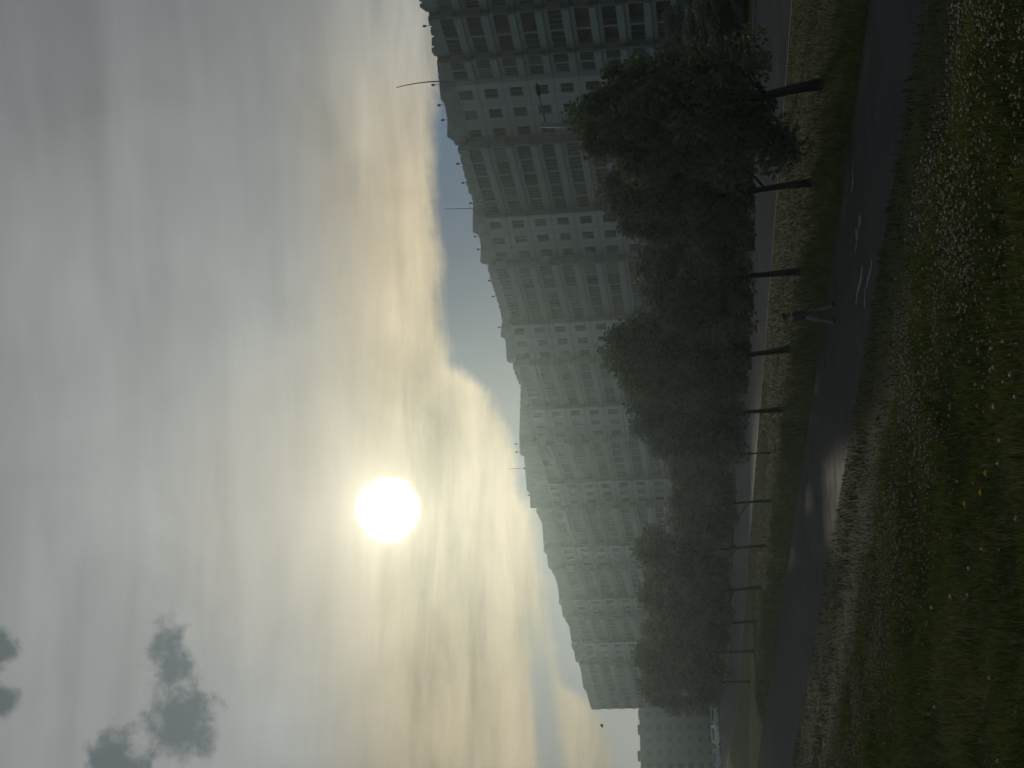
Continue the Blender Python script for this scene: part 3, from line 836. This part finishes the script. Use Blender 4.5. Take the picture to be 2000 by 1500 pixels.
# ------------------------------------------------------------------ far block and vans
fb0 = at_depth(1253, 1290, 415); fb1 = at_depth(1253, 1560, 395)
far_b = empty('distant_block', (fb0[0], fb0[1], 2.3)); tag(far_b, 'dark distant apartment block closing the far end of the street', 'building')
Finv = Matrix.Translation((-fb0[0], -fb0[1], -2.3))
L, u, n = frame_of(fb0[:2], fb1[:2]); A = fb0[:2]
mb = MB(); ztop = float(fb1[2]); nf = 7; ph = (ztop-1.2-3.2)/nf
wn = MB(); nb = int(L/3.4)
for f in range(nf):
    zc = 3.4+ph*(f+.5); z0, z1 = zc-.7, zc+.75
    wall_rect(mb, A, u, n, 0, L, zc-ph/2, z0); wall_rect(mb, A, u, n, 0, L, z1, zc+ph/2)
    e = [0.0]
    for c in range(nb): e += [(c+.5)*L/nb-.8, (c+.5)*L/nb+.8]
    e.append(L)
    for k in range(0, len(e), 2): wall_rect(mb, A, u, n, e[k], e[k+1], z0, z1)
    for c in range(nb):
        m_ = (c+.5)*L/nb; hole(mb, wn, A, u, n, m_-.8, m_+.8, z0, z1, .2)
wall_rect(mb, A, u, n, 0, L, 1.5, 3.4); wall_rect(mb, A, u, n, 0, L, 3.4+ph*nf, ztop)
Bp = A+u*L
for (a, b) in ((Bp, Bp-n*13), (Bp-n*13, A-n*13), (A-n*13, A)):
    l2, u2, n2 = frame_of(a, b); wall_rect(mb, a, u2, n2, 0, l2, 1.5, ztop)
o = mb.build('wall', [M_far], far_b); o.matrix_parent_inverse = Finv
o = wn.build('window', [M_glass], far_b); o.matrix_parent_inverse = Finv; o['kind'] = 'stuff'
mb = MB(); mb.quad([(*P3(A, u, n, 0, ztop-.2)[:3],), P3(A, u, n, 0, ztop-.2, -13), P3(A, u, n, L, ztop-.2, -13), P3(A, u, n, L, ztop-.2)])
T = Matrix.Translation((A[0], A[1], 0)) @ Matrix.Rotation(math.atan2(u[1], u[0]), 4, 'Z')
for s_, h_ in ((L*.36, .35), (L*.47, .6), (L*.66, .8), (L*.8, .4)): mb.box((s_, -3, ztop-.2), (s_+2.2, -.6, ztop+h_), 0, T)
o = mb.build('roof', [M_roof], far_b); o.matrix_parent_inverse = Finv

def van(px, py, D, z, colr, label, rz, sc_=1.0):
    p = at_depth(px, py, D)
    t = empty('parked_van', (p[0], p[1], z), rz); t.scale = (sc_, sc_, sc_)
    m_ = mat('van_paint', colr, .35, .5)
    prof = [(-2.3, .35), (2.3, .35), (2.32, .95), (1.55, 1.15), (.95, 1.95), (-2.2, 2.0), (-2.32, .9)]
    bm = bmesh.new(); rings = []
    for yy, s_ in ((-.9, .97), (-.86, 1), (.86, 1), (.9, .97)):
        rings.append([bm.verts.new((a*s_, yy*(1 if b < 1.2 else .9), .35+(b-.35)*s_)) for a, b in prof])
    k = len(prof)
    for r0, r1 in zip(rings[:-1], rings[1:]):
        for i in range(k): bm.faces.new((r0[i], r0[(i+1) % k], r1[(i+1) % k], r1[i]))
    bm.faces.new(list(reversed(rings[0]))); bm.faces.new(rings[-1])
    bmesh.ops.recalc_face_normals(bm, faces=bm.faces)
    me = bpy.data.meshes.new('body'); bm.to_mesh(me); bm.free(); link('body', me, t, [m_])
    for s_ in (-1, 1):
        mb = MB(); mb.box((-1.9, s_*.84-.02, 1.2), (.75, s_*.84+.02, 1.75)); mb.build('side_window', M_carglass, t)
        mb = MB(); mb.box((2.25, s_*.62-.13, .72), (2.34, s_*.62+.13, .88)); mb.build('headlight', M_lampglass, t)
    mb = MB(); mb.quad([(1.53, -.7, 1.22), (1.53, .7, 1.22), (1.03, .66, 1.86), (1.03, -.66, 1.86)]); mb.build('windscreen', M_carglass, t)
    for a in (-1.45, 1.5):
        for s_ in (-1, 1):
            mb = MB(); mb.tube([(a, s_*.74, .33), (a, s_*.93, .33)], [.33, .33], 14); w = mb.build('wheel', M_tyre, t)
            mb = MB(); mb.tube([(a, s_*.90, .33), (a, s_*.945, .33)], [.19, .19], 10); mb.build('rim', M_rim, w)
    tag(t, label, 'van', 'pale vans parked before the distant block')
van(1402, 1399, 330, 2.45, (.42, .44, .46), 'grey parked van closest to the end wall of the long apartment block', math.radians(176))
van(1402, 1438, 332, 2.45, (.78, .74, .68), 'pale cream parked van, brightest and middle one before the distant block', math.radians(178), 1.05)
van(1405, 1484, 330, 2.45, (.34, .38, .42), 'blue grey parked van at the edge of view before the distant block', math.radians(175))

# ------------------------------------------------------------------ street lamp
lb = gp(1541, 251, .64); lb[2] = .64
lamp = empty('street_lamp', lb); D = lb[1]
tag(lamp, 'grey street lamp with a slanting arm rising above the nearest tree', 'street lamp')
top = Vector(at_depth(1056, 243.5, D) - lb)
mb = MB(); mb.tube([(0, 0, -.2), (0, 0, .9), top*.5+Vector((0, 0, 0)), top*.86, top*.87, top], [.13, .11, .085, .075, .10, .10], 12); mb.build('pole', M_metal, lamp, True)
a1 = Vector(at_depth(1064, 236, D) - lb); a2 = Vector(at_depth(1053, 190, D) - lb); a3 = Vector(at_depth(1048, 163, D) - lb)
mb = MB(); mb.tube([top-Vector((0, 0, .12)), a1, a2], [.04, .035, .03], 8); mb.build('arm', M_metal, lamp, True)
mb = MB(); mb.tube([a2, a2.lerp(a3, .25), a2.lerp(a3, .8), a3], [.03, .075, .065, .03], 8); hd = mb.build('lamp_head', M_dark, lamp, True)

# ------------------------------------------------------------------ bird
bp = at_depth(1177, 1417.5, 90)
bm = bmesh.new()
body = [(-.14, .0), (-.10, .022), (-.02, .036), (.06, .03), (.10, .022), (.125, .02), (.15, .004)]
rings = [[bm.verts.new((a, r_*math.cos(2*PI*k/8), r_*math.sin(2*PI*k/8) + (.012 if a > .09 else 0))) for k in range(8)] for a, r_ in [(a, max(b, .003)) for a, b in body]]
for r0, r1 in zip(rings[:-1], rings[1:]):
    for k in range(8): bm.faces.new((r0[k], r0[(k+1) % 8], r1[(k+1) % 8], r1[k]))
bm.faces.new(list(reversed(rings[0]))); bm.faces.new(rings[-1])
for s_ in (-1, 1):                                  # wings raised in a V, swept back
    w = [[(.05, s_*.02, .02), (-.05, s_*.02, .02)], [(.06, s_*.11, .09), (-.05, s_*.11, .08)], [(.0, s_*.22, .13), (-.05, s_*.21, .125)], [(-.07, s_*.29, .15), (-.075, s_*.285, .149)]]
    V = [[(bm.verts.new(p), bm.verts.new((p[0], p[1], p[2]-.006))) for p in r_] for r_ in w]
    for a, b in zip(V[:-1], V[1:]):
        bm.faces.new((a[0][0], a[1][0], b[1][0], b[0][0])); bm.faces.new((a[0][1], b[0][1], b[1][1], a[1][1]))
        bm.faces.new((a[0][0], b[0][0], b[0][1], a[0][1])); bm.faces.new((a[1][0], a[1][1], b[1][1], b[1][0]))
tl = [bm.verts.new(p) for p in ((-.13, .015, 0), (-.13, -.015, 0), (-.21, -.035, -.003), (-.21, .035, -.003))]; bm.faces.new(tl)
bmesh.ops.recalc_face_normals(bm, faces=bm.faces)
me = bpy.data.meshes.new('bird'); bm.to_mesh(me); bm.free()
bird = link('bird', me, None, [mat('feather_dark', (.03, .03, .032), .8)])
bird.location = bp; bird.rotation_euler = (0, math.radians(-8), math.radians(205))
tag(bird, 'small dark bird flying in the pale sky past the end of the long block', 'bird')

# ------------------------------------------------------------------ person
def skin_mesh(name, verts, edges, radii, root=0, sub=2):
    me = bpy.data.meshes.new(name); me.from_pydata(verts, edges, []); o = bpy.data.objects.new(name, me); COL.objects.link(o)
    md = o.modifiers.new('s', 'SKIN'); md.use_smooth_shade = True
    sv = me.skin_vertices[0].data
    for i, r_ in enumerate(radii): sv[i].radius = (r_, r_) if not isinstance(r_, tuple) else r_; sv[i].use_root = (i == root)
    ss = o.modifiers.new('u', 'SUBSURF'); ss.levels = sub; ss.render_levels = sub
    dg = bpy.context.evaluated_depsgraph_get()
    out = bpy.data.meshes.new_from_object(o.evaluated_get(dg)); out.name = name
    bpy.data.objects.remove(o); return out
pp = gp(1631, 613, 0.02)
person = empty('person', (pp[0], pp[1], 0.028), math.radians(-20))
tag(person, 'person in dark blue top and pale grey shorts walking on the asphalt path', 'person')
M_skin = mat('skin', (.26, .17, .125), .6); M_navy = noisy('navy_cloth', (.030, .034, .045), (.058, .064, .080), 9, .9, .1)
M_grey = noisy('pale_cloth', (.11, .115, .125), (.20, .205, .21), 8, .9, .1); M_hair = mat('hair_dark', (.02, .016, .012), .7); M_shoe = mat('shoe_dark', (.03, .02, .02), .7)
# local frame: walks towards +x ; z up ; figure 1.66 scaled to fit
V = [(0, 0, .90), (0, 0, 1.05), (.01, 0, 1.22), (.015, 0, 1.34), (.03, 0, 1.42), (.045, 0, 1.48), (.055, 0, 1.56), (.05, 0, 1.63)]
R_ = [(.13, .10), (.115, .09), (.14, .10), (.12, .085), (.045, .045), (.055, .06), (.075, .09), (.055, .065)]
E_ = [(i, i+1) for i in range(7)]
def limb(start, pts, rs):
    prev = start
    for p, r_ in zip(pts, rs):
        V.append(p); R_.append(r_); E_.append((prev, len(V)-1)); prev = len(V)-1
    return prev
for s_ in (-1, 1):
    f_ = s_                                   # opposite swing of arm and leg
    limb(0, [(f_*.03, s_*.09, .83), (f_*.15, s_*.095, .50), (f_*.22 if f_ > 0 else -.26, s_*.09, .12), ((.26 if f_ > 0 else -.27), s_*.09, .055), ((.36 if f_ > 0 else -.17), s_*.10, .03)],
         [(.085, .085), (.06, .06), (.042, .042), (.04, .04), (.03, .035)])
    w = limb(3, [(.01, s_*.17, 1.33), (-f_*.08, s_*.20, 1.08), (-f_*.16+.06, s_*.20, .86), (-f_*.18+.07, s_*.20, .80)], [(.055, .055), (.045, .045), (.03, .03), (.032, .02)])
    hx, hy, hz = V[w]
    for k, (dx, ln) in enumerate(((-.022, .062), (-.008, .075), (.008, .07), (.022, .055))):
        limb(w, [(hx+dx, hy, hz-.055), (hx+dx+.006, hy-s_*.006, hz-.055-ln*.55), (hx+dx+.014, hy-s_*.016, hz-.055-ln)], [(.0095,)*2, (.0085,)*2, (.007,)*2])
    limb(w, [(hx+.032, hy-s_*.01, hz-.02), (hx+.045, hy-s_*.018, hz-.055)], [(.011,)*2, (.008,)*2])
body = link('body', skin_mesh('body', V, E_, R_), person, [M_skin])
# face: nose, ears, eyes as small shapes on the head
mb = MB(); mb.tube([(.115, 0, 1.575), (.145, 0, 1.545), (.118, 0, 1.535)], [.008, .014, .008], 6); mb.build('nose', M_skin, person, True)
for s_ in (-1, 1):
    mb = MB(); mb.tube([(.055, s_*.088, 1.575), (.05, s_*.097, 1.555), (.055, s_*.088, 1.53)], [.012, .016, .01], 6); mb.build('ear', M_skin, person, True)
    mb = MB(); mb.tube([(.118, s_*.032, 1.58), (.126, s_*.032, 1.58)], [.009, .006], 6); mb.build('eye', M_hair, person)
mb = MB(); mb.tube([(.118, -.022, 1.51), (.124, 0, 1.508), (.118, .022, 1.51)], [.005, .007, .005], 5); mb.build('mouth', mat('lip', (.25, .09, .08), .6), person)
hv = [(.035, 0, 1.62), (.03, 0, 1.66), (.0, 0, 1.58), (-.01, 0, 1.53)]
link('hair', skin_mesh('hair', hv, [(0, 1), (0, 2), (2, 3)], [(.088, .10), (.06, .07), (.075, .085), (.05, .06)]), person, [M_hair])
jv = [(0, 0, .86), (0, 0, 1.05), (.01, 0, 1.22), (.015, 0, 1.36), (.02, 0, 1.41)]; jr = [(.185, .15), (.18, .145), (.195, .15), (.15, .12), (.07, .065)]; je = [(0, 1), (1, 2), (2, 3), (3, 4)]
for s_ in (-1, 1):
    prev = 3
    for p, r_ in zip([(.01, s_*.175, 1.335), (-s_*.08, s_*.205, 1.08), (-s_*.155+.055, s_*.205, .885)], [(.085, .085), (.075, .075), (.058, .058)]):
        jv.append(p); jr.append(r_); je.append((prev, len(jv)-1)); prev = len(jv)-1
link('jacket', skin_mesh('jacket', jv, je, jr), person, [M_navy])
tv = [(0, 0, .93), (0, 0, .86)]; tr = [(.14, .11), (.14, .11)]; te = [(0, 1)]
for s_ in (-1, 1):
    prev = 1
    for p, r_ in zip([(s_*.03, s_*.095, .80), (s_*.09, s_*.098, .62), (s_*.15, s_*.098, .46)], [(.115, .115), (.105, .105), (.098, .098)]):
        tv.append(p); tr.append(r_); te.append((prev, len(tv)-1)); prev = len(tv)-1
link('shorts', skin_mesh('shorts', tv, te, tr), person, [M_grey])
for s_ in (-1, 1):
    bx = .24 if s_ > 0 else -.29
    link('shoe', skin_mesh('shoe', [(bx, s_*.09, .045), (bx+.09, s_*.095, .045), (bx+.17, s_*.10, .035)], [(0, 1), (1, 2)], [(.05, .045), (.045, .045), (.035, .03)]), person, [M_shoe])
person.scale = (.90, .90, .90)

# ------------------------------------------------------------------ air
hz = MB(); hz.box((-1420, -60, -1.2), (1420, 1170, 36))
hm = bpy.data.materials.new('haze_air'); hm.use_nodes = True; nt = hm.node_tree
nt.nodes.remove(nt.nodes['Principled BSDF'])
pv = nt.nodes.new('ShaderNodeVolumePrincipled'); pv.inputs['Color'].default_value = (.76, .97, 1.0, 1)
pv.inputs['Density'].default_value = 0.00038; pv.inputs['Anisotropy'].default_value = 0.885
nt.links.new(pv.outputs[0], nt.nodes['Material Output'].inputs['Volume'])
o = hz.build('haze', hm); tag(o, kind='stuff')

# ------------------------------------------------------------------ sky and sun
SUN_AZ, SUN_EL = -4.66, 11.97            # degrees, azimuth from +y towards +x
sl = bpy.data.lights.new('sun', 'SUN'); sl.energy = 0.62; sl.angle = math.radians(2.4); sl.color = (1.0, .88, .70)
so = bpy.data.objects.new('sun', sl); COL.objects.link(so)
sd = Vector((math.sin(math.radians(SUN_AZ))*math.cos(math.radians(SUN_EL)), math.cos(math.radians(SUN_AZ))*math.cos(math.radians(SUN_EL)), math.sin(math.radians(SUN_EL))))
so.rotation_euler = sd.to_track_quat('Z', 'Y').to_euler(); so.location = (0, 0, 60)

W = bpy.data.worlds.new('World'); sc.world = W; W.use_nodes = True; nt = W.node_tree
for n_ in list(nt.nodes): nt.nodes.remove(n_)
out = nt.nodes.new('ShaderNodeOutputWorld'); bg = nt.nodes.new('ShaderNodeBackground'); nt.links.new(bg.outputs[0], out.inputs[0])
tc = nt.nodes.new('ShaderNodeTexCoord'); sep = nt.nodes.new('ShaderNodeSeparateXYZ'); nt.links.new(tc.outputs['Generated'], sep.inputs[0])
dx, dy, dz = sep.outputs
DEG = 180/PI
az = math_n(nt, 'MULTIPLY', math_n(nt, 'ARCTAN2', dx, dy), DEG)
el = math_n(nt, 'MULTIPLY', math_n(nt, 'ARCSINE', dz), DEG)
vd = nt.nodes.new('ShaderNodeVectorMath'); vd.operation = 'DOT_PRODUCT'; nt.links.new(tc.outputs['Generated'], vd.inputs[0]); vd.inputs[1].default_value = sd
gam = math_n(nt, 'MULTIPLY', math_n(nt, 'ARCCOSINE', math_n(nt, 'MINIMUM', vd.outputs['Value'], 0.9999999)), DEG)
def curve(sock, lo, hi, pts, vmax):
    n_ = nt.nodes.new('ShaderNodeFloatCurve'); cv = n_.mapping.curves[0]
    f_ = math_n(nt, 'DIVIDE', math_n(nt, 'SUBTRACT', sock, lo), hi-lo, clamp=True)
    P = [((a-lo)/(hi-lo), b/vmax) for a, b in pts]
    while len(cv.points) < len(P): cv.points.new(.5, .5)
    for q, (a, b) in zip(cv.points, P): q.location = (a, b); q.handle_type = 'AUTO_CLAMPED'
    n_.mapping.update(); nt.links.new(f_, n_.inputs['Value'])
    return math_n(nt, 'MULTIPLY', n_.outputs[0], vmax)
def comb(a, b, c=0.0):
    n_ = nt.nodes.new('ShaderNodeCombineXYZ')
    for i, v in enumerate((a, b, c)):
        if isinstance(v, (int, float)): n_.inputs[i].default_value = v
        else: nt.links.new(v, n_.inputs[i])
    return n_.outputs[0]
def smooth(sock, a, b):
    n_ = nt.nodes.new('ShaderNodeMapRange'); n_.interpolation_type = 'SMOOTHSTEP'
    n_.inputs['From Min'].default_value = a; n_.inputs['From Max'].default_value = b; nt.links.new(sock, n_.inputs['Value'])
    return n_.outputs[0]
def scale_col(c, f):
    n_ = nt.nodes.new('ShaderNodeVectorMath'); n_.operation = 'SCALE'; nt.links.new(c, n_.inputs[0])
    if isinstance(f, (int, float)): n_.inputs['Scale'].default_value = f
    else: nt.links.new(f, n_.inputs['Scale'])
    return n_.outputs[0]
# streaky cloud structure (long in azimuth, thin in elevation)
tilt = math_n(nt, 'ADD', el, math_n(nt, 'MULTIPLY', az, 0.045))
st1 = noise(nt, comb(math_n(nt, 'MULTIPLY', az, .075), math_n(nt, 'MULTIPLY', tilt, .55)), 1.0, 6, .55, .35)
st2 = noise(nt, comb(math_n(nt, 'MULTIPLY', az, .16), math_n(nt, 'MULTIPLY', el, .20), 3.7), 1.0, 5, .5, .5)
st3 = noise(nt, comb(math_n(nt, 'MULTIPLY', az, .21), math_n(nt, 'MULTIPLY', tilt, 1.15), 8.1), 1.0, 6, .56, 1.0)
# brightness of the cloud sheet by angle from the sun
lum = curve(gam, 0, 180, [(0, .50), (2, .44), (3.2, .41), (5, .375), (7, .345), (9, .33), (12, .295), (16, .265), (22, .205), (40, .20), (65, .195), (90, .165), (180, .14)], 1.0)
low = smooth(el, 15.0, 10.0)
lum = math_n(nt, 'MULTIPLY', lum, math_n(nt, 'ADD', 1.0, math_n(nt, 'MULTIPLY', low, curve(math_n(nt, 'ADD', az, 30.0), 0, 60, [(0, .0), (16, .01), (22, .10), (28, .30), (36, .52), (44, .50), (60, .4)], 1.0))))
amp = math_n(nt, 'ADD', .36, math_n(nt, 'MULTIPLY', low, .55))
mod = math_n(nt, 'ADD', math_n(nt, 'MULTIPLY', math_n(nt, 'SUBTRACT', st1, .5), 1.35), math_n(nt, 'MULTIPLY', math_n(nt, 'SUBTRACT', st2, .5), 1.25))
mod = math_n(nt, 'ADD', mod, math_n(nt, 'MULTIPLY', math_n(nt, 'SUBTRACT', st3, .5), math_n(nt, 'MULTIPLY', low, .55)))
lum = math_n(nt, 'MULTIPLY', lum, math_n(nt, 'ADD', 1.0, math_n(nt, 'MULTIPLY', mod, amp)))
warm = math_n(nt, 'MULTIPLY', smooth(el, 16.5, 10.5), smooth(gam, 34, 6))
tint = mixc(nt, warm, mixc(nt, smooth(gam, 11, 2), (0.97, 1.0, .98), (1.09, .97, .83)), (1.14, .945, .63))
tint = mixc(nt, smooth(gam, 12, 26), tint, (.94, 1.0, 1.02))
tint = mixc(nt, smooth(gam, 28, 60), tint, (.82, 1.0, 1.10))
cloud = scale_col(tint, lum)
# clear sky under the cloud edge
sky = nt.nodes.new('ShaderNodeTexSky'); sky.sky_type = 'NISHITA'; sky.sun_disc = False
sky.sun_elevation = math.radians(SUN_EL); sky.sun_rotation = math.radians(SUN_AZ); sky.air_density = 1.2; sky.dust_density = 1.0
clear_l = curve(az, -40, 40, [(-40, .14), (-14, .17), (-6, .175), (0, .13), (6, .10), (14, .13), (40, .12)], 1.0)
clear = scale_col(mixc(nt, smooth(az, -4, 8), (.78, 1.05, 1.26), (.50, 1.0, 1.68)), clear_l)
nsk = scale_col(sky.outputs[0], 0.05)
clear = mixc(nt, .05, clear, nsk)
edge = curve(az, -40, 40, [(-40, 4.0), (-16, 3.7), (-13.8, 3.9), (-12.2, 4.7), (-11.2, 5.8), (-9.9, 5.9), (-7, 6.2), (-3, 7.05), (-.6, 7.9), (.5, 8.9), (1.3, 9.45), (3.1, 9.6), (6.1, 9.6), (11, 9.3), (16, 7), (40, 4)], 20.0)
wob = math_n(nt, 'ADD', math_n(nt, 'MULTIPLY', math_n(nt, 'SUBTRACT', noise(nt, comb(math_n(nt, 'MULTIPLY', az, .5), math_n(nt, 'MULTIPLY', el, .5), 1.3), 1.0, 5, .6, .3),   .5), 1.0),
             math_n(nt, 'MULTIPLY', math_n(nt, 'SUBTRACT', st3, .5), .6))
cov = smooth(math_n(nt, 'ADD', math_n(nt, 'SUBTRACT', el, edge), wob), -.42, .42)
# blue rift below the sheet on the far side
rift = math_n(nt, 'SUBTRACT', math_n(nt, 'ADD', el, math_n(nt, 'MULTIPLY', math_n(nt, 'ADD', az, 12.0), -.09)), 6.25)
rift = math_n(nt, 'SUBTRACT', 1.0, smooth(math_n(nt, 'ABSOLUTE', math_n(nt, 'ADD', rift, math_n(nt, 'MULTIPLY', wob, .45))), .12, .75))
rift = math_n(nt, 'MULTIPLY', rift, smooth(az, -7.5, -11.5))
cov = math_n(nt, 'MULTIPLY', cov, math_n(nt, 'SUBTRACT', 1.0, math_n(nt, 'MULTIPLY', rift, .85)))
col = mixc(nt, cov, clear, cloud)
# torn dark openings high on the far side
def blob(a0, e0, ra, re):
    a = math_n(nt, 'POWER', math_n(nt, 'DIVIDE', math_n(nt, 'SUBTRACT', az, a0), ra), 2.0); e = math_n(nt, 'POWER', math_n(nt, 'DIVIDE', math_n(nt, 'SUBTRACT', el, e0), re), 2.0)
    return math_n(nt, 'SUBTRACT', 1.0, math_n(nt, 'SQRT', math_n(nt, 'ADD', a, e)))
tri = math_n(nt, 'MAXIMUM', blob(-10.5, 20.2, 2.4, 1.0), blob(-12.6, 19.8, 2.0, 1.6))
tri = math_n(nt, 'MAXIMUM', tri, blob(-14.3, 21.9, 2.0, 1.3))
tri = math_n(nt, 'MAXIMUM', tri, math_n(nt, 'MAXIMUM', blob(-9.6, 26.3, 1.1, 1.2), blob(-11.6, 26.2, .9, 1.2)))
tn = noise(nt, comb(math_n(nt, 'MULTIPLY', az, .95), math_n(nt, 'MULTIPLY', el, .95), 5.5), 1.0, 7, .60, .25)
hole_m = smooth(math_n(nt, 'ADD', tri, math_n(nt, 'MULTIPLY', math_n(nt, 'SUBTRACT', tn, .5), 1.8)), .0, .62)
col = mixc(nt, math_n(nt, 'MULTIPLY', hole_m, .9), col, (.098, .118, .129))
# the veiled sun
gam = math_n(nt, 'ADD', gam, math_n(nt, 'MULTIPLY', math_n(nt, 'SUBTRACT', st3, .5), .35))
disc = smooth(gam, 1.35, .8); halo = curve(gam, 0, 8, [(0, 1), (1.2, .55), (1.6, .27), (2.4, .11), (4, .035), (8, 0)], 1.0)
sunc = mixc(nt, disc, (1.0, .90, .62), (1.0, .97, .88))
add = scale_col(sunc, math_n(nt, 'ADD', math_n(nt, 'MULTIPLY', disc, 5.0), math_n(nt, 'MULTIPLY', halo, .6)))
col = mixc(nt, 1.0, col, add, 'ADD')
col = mixc(nt, smooth(el, -.5, -3.0), col, (.05, .055, .05))
nt.links.new(col, bg.inputs[0]); bg.inputs[1].default_value = 1.0

# ------------------------------------------------------------------ render
sc.view_settings.view_transform = 'Standard'; sc.view_settings.look = 'None'; sc.view_settings.exposure = 0; sc.view_settings.gamma = 1
sc.render.engine = 'CYCLES'
sc.cycles.use_denoising = True
sc.cycles.max_bounces = 6; sc.cycles.diffuse_bounces = 3; sc.cycles.transparent_max_bounces = 4; sc.cycles.volume_bounces = 0
sc.render.film_transparent = False
